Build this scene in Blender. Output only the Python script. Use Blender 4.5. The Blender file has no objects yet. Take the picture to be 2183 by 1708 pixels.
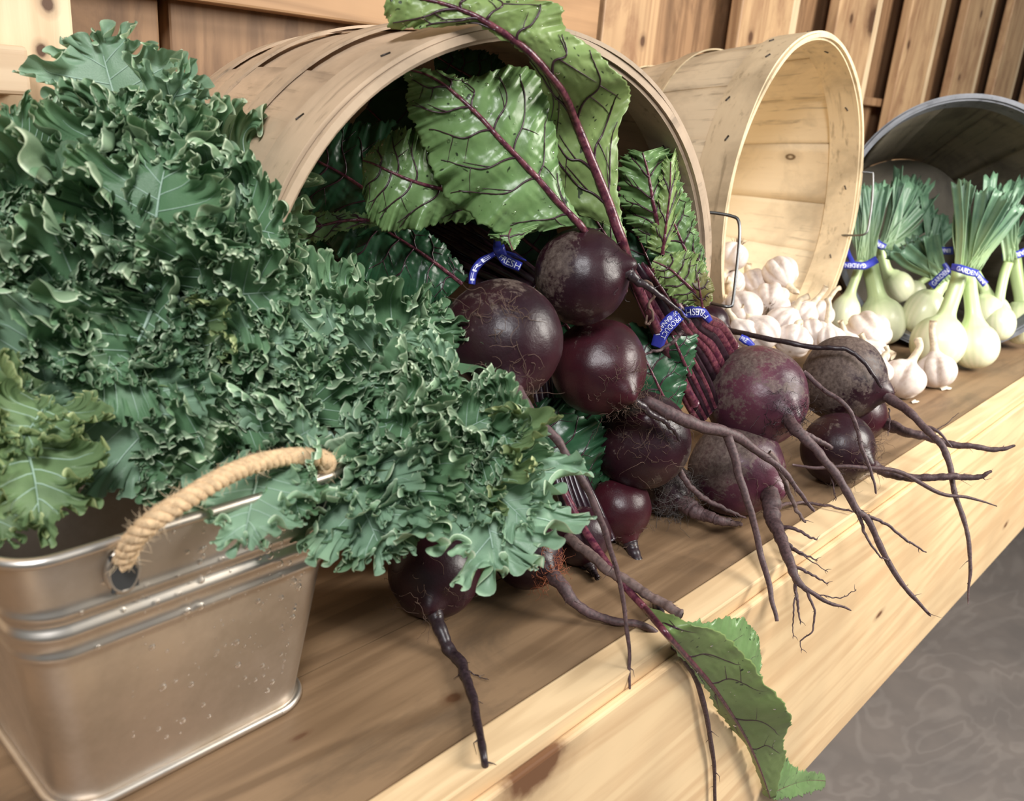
import bpy, math, random
import numpy as np
from mathutils import Vector, Matrix
random.seed(7); RNG = np.random.default_rng(7)
S = bpy.context.scene; COL = S.collection

# ------------------------------------------------------------------ camera
W_, H_ = 2183.0, 1708.0
CX, CY = 1091.5, 854.0
vx = np.array([2880 - CX, 350 - CY]); vd = np.array([655 - CX, 6150 - CY])
F = math.sqrt(-(vx @ vd))
nrm = lambda v: np.array(v, float) / np.linalg.norm(v)
Xc = nrm([*vx, F]); Zc = -nrm([*vd, F]); Yc = np.cross(Zc, Xc)
MW = np.array([Xc, Yc, Zc])              # image axes (right, down, forward) to world
EYE = 0.36
CAM = np.array([0, 0, EYE])
def ray(px, py): return MW @ (np.array([px - CX, py - CY, F]) / F)
def P(px, py, d): return CAM + ray(px, py) * d
def dT(px, py, z=0.0): return (z - EYE) / ray(px, py)[2]      # distance to a level plane
def dF(px, py, y): return y / ray(px, py)[1]                  # distance to an upright plane along the bench
def proj(p):
    c = MW.T @ (np.array(p) - CAM); return CX + c[0] / c[2] * F, CY + c[1] / c[2] * F, c[2]
cd = bpy.data.cameras.new('camera'); cam = bpy.data.objects.new('camera', cd); COL.objects.link(cam)
cd.sensor_fit = 'HORIZONTAL'; cd.sensor_width = 36; cd.lens = 36 * F / W_
cd.clip_start = 0.01; cd.clip_end = 60
R_, D_, Fw = MW[:, 0], MW[:, 1], MW[:, 2]
cam.matrix_world = Matrix(((R_[0], -D_[0], -Fw[0], 0), (R_[1], -D_[1], -Fw[1], 0), (R_[2], -D_[2], -Fw[2], EYE), (0, 0, 0, 1)))
cd.dof.use_dof = True; cd.dof.focus_distance = 0.72; cd.dof.aperture_fstop = 11
S.camera = cam

# ------------------------------------------------------------------ light
wd = bpy.data.worlds.new('sky'); S.world = wd; wd.use_nodes = True
wn = wd.node_tree.nodes; wl = wd.node_tree.links
bg = wn['Background']
tc = wn.new('ShaderNodeTexCoord'); sp = wn.new('ShaderNodeSeparateXYZ'); cr = wn.new('ShaderNodeValToRGB'); mr = wn.new('ShaderNodeMapRange')
wl.new(tc.outputs['Generated'], sp.inputs[0]); wl.new(sp.outputs['Z'], mr.inputs[0]); mr.inputs[1].default_value = -1; mr.inputs[2].default_value = 1
wl.new(mr.outputs[0], cr.inputs[0]); wl.new(cr.outputs[0], bg.inputs[0])
e = cr.color_ramp.elements
e[0].position = .46; e[0].color = (.20, .17, .14, 1); e[1].position = .54; e[1].color = (.80, .92, .94, 1)
bg.inputs[1].default_value = 0.17
def area(name, loc, to, size, power, col, sy=None):
    l = bpy.data.lights.new(name, 'AREA'); l.energy = power; l.size = size; l.color = col
    if sy: l.shape = 'RECTANGLE'; l.size_y = sy
    o = bpy.data.objects.new(name, l); COL.objects.link(o); o.location = loc
    o.rotation_euler = (Vector(to) - Vector(loc)).to_track_quat('-Z', 'Y').to_euler(); return o
area('daylight_opening', (1.55, -0.75, 0.85), (1.5, .42, .05), 0.8, 40, (1, .96, .88), .7)
area('daylight_front', (-.75, -.75, 1.75), (.45, .4, .1), .5, 38, (.99, .99, 1), .5)
S.view_settings.view_transform = 'Standard'; S.view_settings.look = 'None'; S.view_settings.gamma = 1
S.view_settings.exposure = 0.32; S.view_settings.use_curve_mapping = False

# ------------------------------------------------------------------ helpers
def tag(o, label=None, cat=None, group=None, kind=None):
    if label: o['label'] = label
    if cat: o['category'] = cat
    if group: o['group'] = group
    if kind: o['kind'] = kind
    return o
def empty(name, loc, label, cat, group=None):
    o = bpy.data.objects.new(name, None); COL.objects.link(o); o.location = loc; o.empty_display_size = .02
    return tag(o, label, cat, group)
def mesh(name, v, f, mat, parent=None, smooth=True, attrs=None, uv=None):
    v = np.asarray(v, float)
    off = np.array(parent_loc(parent)) if parent is not None else np.zeros(3)
    me = bpy.data.meshes.new(name); me.from_pydata((v - off).tolist(), [], f if isinstance(f, list) else f.tolist())
    me.materials.append(mat)
    if smooth: me.polygons.foreach_set('use_smooth', [True] * len(me.polygons))
    for k, a in (attrs or {}).items():
        at = me.attributes.new(k, 'FLOAT', 'POINT'); at.data.foreach_set('value', np.asarray(a, np.float32))
    me.update()
    o = bpy.data.objects.new(name, me); COL.objects.link(o)
    if parent is not None: o.parent = parent
    return o
def parent_loc(p):
    l = Vector((0, 0, 0))
    while p is not None: l += p.location; p = p.parent
    return l
def bevel(o, w=.002, n=2):
    m = o.modifiers.new('bevel', 'BEVEL'); m.width = w; m.segments = n; m.limit_method = 'ANGLE'; return o
def box(x0, x1, y0, y1, z0, z1):
    v = [(x, y, z) for x in (x0, x1) for y in (y0, y1) for z in (z0, z1)]
    return v, [(0, 1, 3, 2), (4, 6, 7, 5), (0, 4, 5, 1), (2, 3, 7, 6), (0, 2, 6, 4), (1, 5, 7, 3)]
def gridf(n, m, wrapn=False, wrapm=False):
    a = np.arange(n if wrapn else n - 1); b = np.arange(m if wrapm else m - 1)
    i, j = np.meshgrid(a, b, indexing='ij'); i = i.ravel(); j = j.ravel(); i2 = (i + 1) % n; j2 = (j + 1) % m
    return np.stack([i * m + j, i2 * m + j, i2 * m + j2, i * m + j2], 1)
def merge(parts):
    V = []; Fc = []; A = []; o = 0
    for p in parts:
        v, f = np.asarray(p[0], float), p[1]
        V.append(v); Fc += [tuple(int(x) + o for x in q) for q in f]; o += len(v)
        if len(p) > 2: A.append(np.asarray(p[2]))
    return np.concatenate(V), Fc, (np.concatenate(A) if A else None)
def spline(pts, n):
    pts = np.asarray(pts, float)
    if len(pts) == 2: return pts[0] + (pts[1] - pts[0]) * np.linspace(0, 1, n)[:, None]
    q = np.vstack([2 * pts[0] - pts[1], pts, 2 * pts[-1] - pts[-2]])
    t = np.linspace(0, len(pts) - 1 - 1e-9, n); i = t.astype(int); u = (t - i)[:, None]
    a, b, c, d = q[i], q[i + 1], q[i + 2], q[i + 3]
    return .5 * (2 * b + (c - a) * u + (2 * a - 5 * b + 4 * c - d) * u ** 2 + (3 * b - a - 3 * c + d) * u ** 3)
def tube(path, rad, k=8, cap=True, flat=1.0, up=None):
    p = np.asarray(path, float); n = len(p); rad = np.broadcast_to(rad, (n,)) if np.ndim(rad) == 0 else np.interp(np.linspace(0, 1, n), np.linspace(0, 1, len(rad)), rad)
    t = np.gradient(p, axis=0); t /= np.linalg.norm(t, axis=1)[:, None] + 1e-12
    a = np.array(up, float) if up is not None else (np.array([0, 0, 1.]) if abs(t[0][2]) < .9 else np.array([1., 0, 0]))
    fr = []
    for i in range(n):
        a = a - t[i] * (a @ t[i]); a /= np.linalg.norm(a) + 1e-12; fr.append((a, np.cross(t[i], a)))
    th = np.arange(k) / k * 2 * math.pi
    v = np.array([p[i] + rad[i] * (np.cos(th)[:, None] * fr[i][0] * flat + np.sin(th)[:, None] * fr[i][1]) for i in range(n)]).reshape(-1, 3)
    f = [tuple(q) for q in gridf(n, k, False, True)]
    if cap: f += [tuple(range(k))[::-1], tuple((n - 1) * k + j for j in range(k))]
    return v, f
def n1(x, seed, scale=1.0, octv=3):       # smooth 1-D noise
    r = np.random.default_rng(seed); s = 0
    for k in range(octv): s = s + np.sin(x * scale * (1.7 ** k) * (1 + .3 * r.random()) * 6.283 + r.random() * 6.28) / (1.5 ** k)
    return s / 1.8
def n3(p, seed, scale):                   # smooth 3-D noise
    r = np.random.default_rng(seed); s = 0
    for k in range(8):
        w = r.normal(size=3) * scale * (1 + .4 * k); s = s + np.sin(p @ w + r.random() * 6.28) / (1 + .4 * k)
    return s / 3
VIEW = lambda p: (CAM - np.asarray(p)) / np.linalg.norm(CAM - np.asarray(p))
def pxpath(spec, n):       # rows (px, py, d); d may be None (interpolated), 'T' on the bench top, 'F' against its front
    rows = []
    for i, r in enumerate(spec):
        d = r[2] if len(r) > 2 else None
        if d == 'T': d = dT(r[0], r[1], .004)
        elif d == 'F': d = dF(r[0], r[1], .247)
        rows.append([r[0], r[1], d])
    known = [i for i, r in enumerate(rows) if r[2] is not None]
    ds = np.interp(range(len(rows)), known, [rows[i][2] for i in known])
    a = spline(np.array([[r[0], r[1], ds[i]] for i, r in enumerate(rows)], float), n)
    return np.array([P(*q) for q in a])

# ------------------------------------------------------------------ materials
class NT:
    def __init__(s, name):
        s.m = bpy.data.materials.new(name); s.m.use_nodes = True; s.t = s.m.node_tree; s.b = s.t.nodes['Principled BSDF']; s.tc = None
    def n(s, typ, **kw):
        nd = s.t.nodes.new('ShaderNode' + typ)
        for k, v in kw.items():
            if k.startswith('_'): setattr(nd, k[1:], v)
            else: s.put(nd.inputs[int(k[1:]) if k[0] == 'i' and k[1:].isdigit() else k.replace('__', ' ')], v)
        return nd
    def put(s, inp, v):
        if isinstance(v, bpy.types.NodeSocket): s.t.links.new(v, inp)
        elif isinstance(v, bpy.types.Node): s.t.links.new(v.outputs[0], inp)
        else:
            if isinstance(v, tuple) and len(v) == 3 and inp.type == 'RGBA': v = (*v, 1)
            inp.default_value = v
    def co(s, scale=(1, 1, 1), rot=(0, 0, 0), which='Object'):
        if s.tc is None: s.tc = s.n('TexCoord')
        return s.n('Mapping', i0=s.tc.outputs[which], Scale=scale, Rotation=rot).outputs[0]
    def noise(s, vec, scale, detail=4, rough=.55, dist=0):
        return s.n('TexNoise', Vector=vec, Scale=scale, Detail=detail, Roughness=rough, Distortion=dist).outputs[0]
    def ramp(s, fac, stops, interp='LINEAR'):
        r = s.n('ValToRGB', Fac=fac); c = r.color_ramp; c.interpolation = interp
        while len(c.elements) < len(stops): c.elements.new(.5)
        for e_, (p, col) in zip(c.elements, stops):
            e_.position = p; e_.color = (*col, 1) if isinstance(col, tuple) else (col, col, col, 1)
        return r.outputs[0]
    def mix(s, fac, a, b, blend='MIX'):
        m = s.n('Mix', _data_type='RGBA', _blend_type=blend); s.put(m.inputs[0], fac); s.put(m.inputs[6], a); s.put(m.inputs[7], b); return m.outputs[2]
    def math(s, op, a, b=0.0, c=None):
        m = s.n('Math', _operation=op); s.put(m.inputs[0], a); s.put(m.inputs[1], b)
        if c is not None: s.put(m.inputs[2], c)
        return m.outputs[0]
    def attr(s, name): return s.n('Attribute', _attribute_name=name).outputs['Fac']
    def bump(s, h, st=.3, d=.002):
        s.put(s.b.inputs['Normal'], s.n('Bump', Height=h, Strength=st, Distance=d).outputs[0])
    def set(s, **kw):
        for k, v in kw.items(): s.put(s.b.inputs[k.replace('_', ' ')], v)
        return s
def wood(name, c1, c2, axis='X', scale=1.0, rough=.6, knots=None, knotcol=(.10, .045, .02), stain=None, stain_amt=.5, bump=.25, worn=None):
    m = NT(name)
    st = {'X': (1.2, 22, 22), 'Z': (22, 22, 1.2), 'Y': (22, 1.2, 22)}[axis]
    v = m.co(tuple(a * scale for a in st))
    g = m.noise(v, 2.6, 6, .6, .8)
    st2 = {'X': (.5, 5, 5), 'Z': (5, 5, .5), 'Y': (5, .5, 5)}[axis]
    v2 = m.co(tuple(a * scale for a in st2))
    w = m.noise(v2, 2.2, 3, .5, 1.2)
    rings = m.math('SINE', m.math('MULTIPLY', w, 46.0))
    fac = m.math('MULTIPLY_ADD', rings, .13, g)
    c = m.ramp(fac, [(.33, c2), (.62, c1)])
    big = m.noise(m.co((3, 3, 3)), 2.0, 3)
    c = m.mix(m.ramp(big, [(.35, 0.0), (.7, .55)]), c, tuple(a * .62 for a in c1))
    if stain:
        s2 = m.noise(m.co((4, 9, 9) if axis == 'X' else (9, 9, 4)), 1.6, 6, .68, .5)
        c = m.mix(m.math('MULTIPLY', m.ramp(s2, [(.5, 0.0), (.66, 1.0)]), stain_amt), c, stain)
    if worn:          # bare patches where the varnish has gone
        pos = m.n('NewGeometry').outputs['Position']; bare = m.math('MULTIPLY', m.noise(pos, 45, 4, .65), 1.0)
        for q, rx, ry in zip(worn, (.040, .070, .03), (.018, .016, .012)):
            d = m.n('VectorMath', _operation='SUBTRACT', i0=pos); d.inputs[1].default_value = tuple(q)
            d2 = m.n('VectorMath', _operation='MULTIPLY', i0=d); d2.inputs[1].default_value = (1 / rx, 1 / ry, 0)
            ln = m.math('MULTIPLY_ADD', bare, 1.5, m.n('VectorMath', _operation='LENGTH', i0=d2).outputs['Value'])
            c = m.mix(m.ramp(ln, [(.98, .85), (1.0, 0.0)] if False else [(.93, .85), (.99, 0.0)]), c, (.40, .31, .235))
    if knots:
        pos = m.n('NewGeometry').outputs['Position']
        for (x, y, z, r, el) in knots:
            d = m.n('VectorMath', _operation='SUBTRACT', i0=pos); d.inputs[1].default_value = (x, y, z)
            sc = (1 / el, 1, 1) if axis == 'X' else (1, 1, 1 / el)
            d2 = m.n('VectorMath', _operation='MULTIPLY', i0=d); d2.inputs[1].default_value = sc
            ln = m.n('VectorMath', _operation='LENGTH', i0=d2).outputs['Value']
            ln = m.math('MULTIPLY_ADD', m.noise(pos, 120), r * .5, ln)
            fk = m.ramp(m.math('DIVIDE', ln, r * 2.2), [(.38, 1.0), (.55, .35), (.9, 0.0)])
            c = m.mix(fk, c, knotcol)
    m.set(Base_Color=c, Roughness=rough); m.bump(g, bump, .0015); return m.m
def simple(name, col, rough=.5, metal=0, nscale=None, var=.25, **kw):
    m = NT(name); c = col
    if nscale:
        nn_ = m.noise(m.co(), nscale, 5)
        c = m.mix(m.ramp(nn_, [(.3, 0.0), (.7, 1.0)]), tuple(a * (1 - var) for a in col), tuple(min(1, a * (1 + var)) for a in col)); m.bump(nn_, .15, .001)
    m.set(Base_Color=c, Roughness=rough, Metallic=metal, **kw); return m.m
def leafmat(name, c1, c2, edge=None, back=None, trans=.22, rough=.42, nscale=60, spots=False, bumpd=.0008, bumps=.3):
    m = NT(name); v = m.co()
    nz = m.noise(v, nscale, 4, .6)
    c = m.mix(m.ramp(nz, [(.32, 0.0), (.68, 1.0)]), c1, c2)
    c = m.mix(m.ramp(m.noise(v, 14, 2), [(.35, 0.0), (.7, .6)]), c, tuple(a * .72 for a in c1))
    if spots: c = m.mix(m.ramp(m.noise(v, 170, 1), [(.71, 0.0), (.74, .9)]), c, (.02, .03, .015))
    if edge is not None:
        c = m.mix(m.ramp(m.attr('edge'), [(.35, 0.0), (.92, .72)]), c, tuple(.35 * e_ + .9 * a for e_, a in zip(edge, c2)))  # paler frill; the light its curls catch is mixed into the colour too
        c = m.mix(m.ramp(m.attr('edge'), [(.945, 0.0), (.99, 1.0)]), c, edge)
    if back is not None:
        bf = m.n('NewGeometry').outputs['Backfacing']; c = m.mix(m.math('MULTIPLY', bf, .8), c, back)
    m.set(Base_Color=c, Roughness=rough); m.b.inputs['Specular IOR Level'].default_value = .45
    m.bump(m.noise(v, nscale * 2.2, 3), bumps, bumpd)
    if trans:
        tr = m.n('BsdfTranslucent', Color=c); ms = m.n('MixShader', Fac=trans, i1=m.b.outputs[0], i2=tr.outputs[0])
        m.t.links.new(ms.outputs[0], m.t.nodes['Material Output'].inputs[0])
    return m.m
# ------------------------------------------------------------------ the bench, wall and floor
YF = 0.258
M_TOP = wood('bench_top_wood', (.27, .17, .095), (.16, .095, .050), 'X', .8, .5, stain=(.085, .058, .038), stain_amt=.5, worn=(P(1575, 1205, dT(1575, 1205)), P(1850, 1010, dT(1850, 1010)), P(1720, 1110, dT(1720, 1110))),
             knots=[(*P(966, 1488, dT(966, 1488))[:2], 0, .0045, 1.6), (*P(640, 1570, dT(640, 1570))[:2], 0, .002, 3)])
kn = []
for px, py, r, el in ((2147, 1120, .006, 2.4), (1878, 1312, .005, 2.6), (1618, 1405, .005, 2.0), (1150, 1640, .022, 1.5), (2108, 960, .004, 3.0)):
    q = P(px, py, dF(px, py, .25)); kn.append((q[0], q[1], q[2], r, el))
M_FRONT = wood('bench_front_pine', (.86, .62, .36), (.70, .46, .25), 'X', .8, .42, knots=kn, knotcol=(.16, .07, .03), bump=.12)
M_STRIP = wood('bench_edge_pine', (.84, .61, .36), (.66, .45, .25), 'X', 1.1, .45, bump=.12)
bench = empty('workbench', (1.2, .6, 0), 'long wooden bench the vegetables and baskets stand on', 'workbench')
yl = [.288, P(860, 1335, dT(860, 1335))[1], .62, .90]
for i in range(3):
    v, f = box(-.9, 3.6, yl[i] + (.0008 if i else 0), yl[i + 1] - .0008, -.03, -.0004 * (i % 2))
    mesh('top_plank', v, f, M_TOP, bench, False)
v, f = box(-.9, 3.6, YF + .001, .2872, -.03, 0.0004); bevel(mesh('edge_strip', v, f, M_STRIP, bench, False), .0015, 2)
v, f = box(-.9, 3.6, YF - .006, YF + .0005, -.318, -.012); bevel(mesh('front_board', v, f, M_FRONT, bench, False), .002, 2)
for x in (-.6, 3.3):
    v, f = box(x, x + .09, .72, .81, -.86, -.031); bevel(mesh('leg', v, f, M_FRONT, bench, False), .003, 1)
# floor of grey plywood
m = NT('floor_plywood'); v = m.co((1, 1, 1)); a = m.noise(m.co((1.6, 3.4, 1)), 1.1, 3, .5, 1.6)
rg = m.math('SINE', m.math('MULTIPLY', a, 60.0))
c = m.mix(m.ramp(rg, [(.0, 0.0), (1.0, .6)]), (.22, .185, .165), (.285, .245, .22)); c = m.mix(m.ramp(m.noise(v, 6, 4), [(.35, .5), (.65, 0.0)]), c, (.12, .105, .10))
c = m.mix(m.ramp(m.n('TexVoronoi', Vector=m.co(), Scale=2.3).outputs[0], [(.07, 1.0), (.1, 0.0)]), c, (.03, .03, .03))
m.set(Base_Color=c, Roughness=.6); M_FLOOR = m.m
v, f = box(-6, 8, -6, 3, -.90, -.86); tag(mesh('floor', v, f, M_FLOOR, None, False), kind='structure')
# the wall of boards
YW = .90
M_W1 = wood('wall_back_board', (.36, .205, .105), (.20, .105, .05), 'Z', .7, .6, stain=(.10, .05, .025), stain_amt=.6)
M_W2 = wood('wall_front_board', (.58, .37, .20), (.38, .215, .11), 'Z', .7, .55, stain=(.22, .10, .05), stain_amt=.6,
            knots=[(*P(x, y, dF(x, y, .9)), r, 1.3) for x, y, r in ((1370, 88, .008), (1860, 45, .03), (1815, 40, .01), (1937, 95, .01), (2105, 165, .012), (2045, 165, .009), (2092, 30, .01), (1600, 80, .01))])
M_W3 = wood('wall_light_edge', (.80, .60, .38), (.62, .43, .25), 'Z', .9, .5)
v, f = box(-1.6, 5.5, YW + .06, YW + .08, -.86, 1.5); tag(mesh('wall_back', v, f, M_W1, None, False), kind='structure')
tn = 1
def trim(x0, x1, y0, y1, z0, z1, mat, name='trim'):
    global tn
    v, f = box(x0, x1, y0, y1, z0, z1); o = bevel(mesh('%s_%d' % (name, tn), v, f, mat, None, False), .003, 2); tag(o, kind='structure'); tn += 1; return o
for k in range(11):       # the overlapping front boards
    x0 = .745 + .411 * (k - 1)
    if k == 0: continue
    if k == 1: x0 = .74
    w_ = .15 if k < 3 else .20
    if k == 1: w_ = .06
    trim(x0, x0 + w_, YW, YW + .025, -.6, 1.5, M_W2)
    if k > 2: trim(x0 + w_, x0 + w_ + .032, YW + .002, YW + .024, -.6, 1.5, M_W3)
# intermediate back boards, dark gaps between them
for x0, x1 in ((-.9, -.2), (-.195, .06), (.065, .462), (.472, .74), (.93, 1.14)): trim(x0, x1, YW + .035, YW + .059, -.6, 1.5, M_W1)
trim(.30, 1.14, YW - .004, YW + .03, .425, .62, wood('wall_girt', (.52, .30, .15), (.36, .20, .095), 'X', .7, .6))
trim(1.14, 5.4, YW + .03, YW + .058, .405, .425, M_W1)
# the pale post on the left and the block nailed to it
M_POST = wood('pale_post_pine', (.90, .70, .46), (.74, .52, .32), 'Z', .8, .5, knots=[(*P(102, 8, dF(102, 8, .74)), .006, 1.2), (*P(88, 107, dF(88, 107, .74)), .005, 1.2)])
trim(-.35, P(158, 60, dF(158, 60, .74))[0], .74, .83, -.6, 1.5, M_POST)
bx = P(70, 205, dF(70, 205, .71)); bt = P(70, 100, dF(70, 100, .71))
trim(-.30, bx[0], .71, .738, bx[2], bt[2], wood('block_pine', (.82, .62, .42), (.70, .50, .32), 'X', .9, .55))

# ------------------------------------------------------------------ bushel baskets
def basket(label, c, az, tilt, R, r, L, slat_cols, hoop_col, mid_hoops, seed, nslat=18, hoop_w=.035, rough=.6, axis=None, knot=None, staple=.0006):
    n = np.array([math.sin(az) * math.cos(tilt), -math.cos(az) * math.cos(tilt), math.sin(tilt)])
    u = np.array([math.cos(az), math.sin(az), 0]); w = np.cross(n, u); w = w * np.sign(w[2]); c = np.array(c, float)
    ax = n if axis is None else -nrm(axis)
    root = empty('bushel_basket', (c[0], c[1], 0), label, 'basket', None)
    rr = lambda t: R + (r - R) * (t / L) + .006 * math.sin(math.pi * min(1, t / L))
    def pt(th, t, rad): return c - ax * t + rad * (np.cos(th) * u + np.sin(th) * w)
    rng = np.random.default_rng(seed)
    mats = []
    for i, (a, b) in enumerate(slat_cols):
        m = NT('basket_veneer'); a1 = m.attr('slatv'); nz = m.noise(m.co(), 9, 5, .6, .5); s2 = m.attr('along')
        gr = m.noise(m.n('CombineXYZ', X=m.math('MULTIPLY', s2, 1.5), Y=m.math('MULTIPLY', m.attr('across'), 40.0), Z=m.math('MULTIPLY', a1, 9.0)), 3.0, 5, .6)
        cc = m.mix(m.math('MULTIPLY_ADD', gr, .6, m.math('MULTIPLY', a1, .35)), b, a)
        cc = m.mix(m.ramp(nz, [(.45, 0.0), (.70, .75)]), cc, tuple(q * .45 for q in b)); cc = m.mix(m.ramp(gr, [(.30, .55), (.42, 0.0)]), cc, tuple(q * .4 for q in b))
        if knot and i == 0:
            cand = [(th_, t_) for th_ in np.linspace(-1.2, 1.9, 120) for t_ in np.linspace(0, L, 40)]; bt_ = min(cand, key=lambda q_: math.dist(proj(pt(q_[0], q_[1], rr(q_[1]) - .002))[:2], knot)); kp = pt(bt_[0], bt_[1], rr(bt_[1]) - .002)
            d_ = m.n('VectorMath', _operation='SUBTRACT', i0=m.n('NewGeometry').outputs['Position']); d_.inputs[1].default_value = tuple(kp); d2_ = m.n('VectorMath', _operation='MULTIPLY', i0=d_); d2_.inputs[1].default_value = (1, .6, 1)
            ln_ = m.n('VectorMath', _operation='LENGTH', i0=d2_).outputs['Value']; cc = m.mix(m.ramp(m.math('MULTIPLY', ln_, 60.0), [(.10, .3), (.22, 1.0), (.30, .9), (.36, .25), (.9, 0.0)]), cc, (.12, .07, .03))
        m.set(Base_Color=cc, Roughness=rough); m.bump(gr, .25, .0008); mats.append(m.m)
    # staves, each a bent veneer slightly wider than its share so neighbours overlap
    parts = []; A1 = []; A2 = []; A3 = []
    for k in range(nslat):
        th0 = (k + .5) / nslat * 2 * math.pi; half = math.pi / nslat * 1.10; lay = .0011 if k % 2 else -.0009
        nn, mm = 12, 7; vs = []; q = []
        for side in (0, 1):
            for i in range(nn):
                t = L * i / (nn - 1)
                for j in range(mm):
                    x = (j / (mm - 1) * 2 - 1); rad = rr(t) + lay + (.0014 if side else 0) + .0008 * math.sin(3 * t / L + k)
                    vs.append(pt(th0 + half * x * (.985 + .01 * math.sin(k + t * 20)), t + .002 * rng.random(), rad)); A1.append(rng.random() * .05 + ((k * 37) % 10) / 10); A2.append(t); A3.append(x * .05 + k)
        g = gridf(nn, mm); fs = [tuple(x) for x in g[:, ::-1]] + [tuple(x + nn * mm) for x in g]
        o_ = nn * mm
        edge = [i * mm for i in range(nn)] ; e2 = [i * mm + mm - 1 for i in range(nn)]
        for i in range(nn - 1):
            fs.append((edge[i], edge[i + 1], edge[i + 1] + o_, edge[i] + o_)); fs.append((e2[i + 1], e2[i], e2[i] + o_, e2[i + 1] + o_))
        parts.append((vs, fs))
    V, Fc, _ = merge(parts)
    mesh('side_slats', V, Fc, mats[0], root, True, {'slatv': A1, 'along': A2, 'across': A3})
    def hoop(name, t0, wd_, out, thick, mat, seed, th_a=0, th_b=2 * math.pi):
        n_, k = 120, 0; vs = []; s1 = []; s2 = []; s3 = []
        for i in range(n_):
            th = th_a + (th_b - th_a) * i / (n_ - 1); wob = .0012 * math.sin(2 * th + seed) + .0006 * math.sin(7 * th + seed)
            for (tt, ro) in ((t0, 0), (t0 + wd_, 0), (t0 + wd_, thick), (t0, thick)):
                vs.append(pt(th, tt + wob, rr(max(tt, 0)) + out + ro)); s1.append(.5 + .3 * math.sin(th * 2 + seed)); s2.append(th * R); s3.append(tt + seed)
        return mesh(name, vs, [tuple(x) for x in gridf(n_, 4, False, True)], mat, root, False, {'slatv': s1, 'along': s2, 'across': s3})
    hm = mats[-1]
    hoop('rim_hoop', -.003, hoop_w, .0035, .0028, hm, seed + .3)
    hoop('inner_rim_hoop', -.001, hoop_w * .9, -.0050, .0028, hm, seed + 1.7)
    hoop('rim_binding', -.0045, .008, -.0018, .005, hm, seed + 2.2)
    for t in mid_hoops: hoop('middle_hoop', t, .022, .0032, .002, hm, seed + t * 50)
    hoop('base_hoop', L - .024, .024, .0028, .002, hm, seed + 4)
    # bottom disc of crossed boards
    th = np.arange(48) / 48 * 2 * math.pi
    vs = [pt(a, L - .004, rr(L) - .001) for a in th] + [pt(a, L - .008, rr(L) - .001) for a in th]
    mesh('basket_bottom', vs, [tuple(range(48)), tuple(range(95, 47, -1))], mats[0], root, False, {'slatv': [.5] * 96, 'along': [0] * 96, 'across': [0] * 96})
    # staples that pin the hoops
    for k in range(22):
        th = (k + .5) / 22 * 2 * math.pi + rng.normal() * .03
        for t0, inn in ((hoop_w * .3, 0), (hoop_w * .7, 1)):
            ro = rr(t0) + (.0066 if k % 2 else -.0054) if not inn else rr(t0) + .0066
            if inn and k % 2: continue
            a = pt(th - .014, t0, ro); b = pt(th + .014, t0 + .003, ro)
            v, f = tube([a, b], staple, 5); mesh('staple', v, f, M_WIRE_D, root)
    return root, pt, rr
M_WIRE = simple('galvanised_wire', (.17, .17, .17), .35, .9)
M_WIRE_D = simple('dark_staple_wire', (.06, .05, .045), .5, .6)
old_c = [((.68, .50, .35), (.50, .36, .24)), ((.64, .48, .34), (.45, .33, .225))]
new_c = [((.86, .73, .52), (.72, .57, .38)), ((.83, .69, .47), (.66, .50, .31))]
drk_c = [((.30, .255, .19), (.10, .09, .075)), ((.26, .27, .30), (.10, .105, .125))]
B1C, B1AZ = (.475, .427, .2045), math.radians(-13)
b1, b1pt, b1rr = basket('large weathered tan bushel basket lying on its side, beet leaves spilling out', B1C, B1AZ, -.03, .196, .162, .25, old_c, old_c[1], (.085, .165), 3, nslat=14, axis=(.06, .98, .095))
B2C, B2AZ = (1.20, .552, .238), math.radians(3)
b2, b2pt, b2rr = basket('pale yellow bushel basket on its side holding the garlic', B2C, B2AZ, .035, .228, .18, .28, new_c, new_c[1], (.15,), 11, nslat=16, hoop_w=.05, knot=(1683, 332), staple=.0011)
b3, b3pt, b3rr = basket('dark grey weathered basket on its side behind the onions', (1.62, .452, .212), math.radians(-51), .20, .208, .148, .29, drk_c, drk_c[1], (.08, .15), 23, nslat=14, rough=.75, hoop_w=.035)
def wire(path, parent, r=.0019):
    v, f = tube(pxpath(path, 60), r, 7); return mesh('wire_handle', v, f, M_WIRE, parent)
q = lambda th, t: proj(b2pt(th, t, b2rr(t)))
wire([(1500, 452, .985), (1530, 455, .98), (1560, 461, .975), (1574, 470, .972), (1577, 500, .97), (1572, 560, .97), (1563, 640, .97), (1557, 653, .97), (1540, 652, .972), (1515, 646, .985)], b2)
wire([(1480, 512, .97), (1500, 516, .965), (1513, 525, .96), (1512, 545, .96), (1508, 572, .96)], b2, .0017)
dR = proj(b2pt(0.0, 0, .228))[2]
wire([(1791, 369, dR + .03), (1822, 367, dR - .01), (1855, 368, dR - .02), (1861, 376, dR - .02), (1859, 430, dR - .02), (1852, 480, dR - .02), (1845, 498, dR - .02), (1825, 502, dR - .01), (1773, 501, dR + .03)], b2, .0017)

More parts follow.
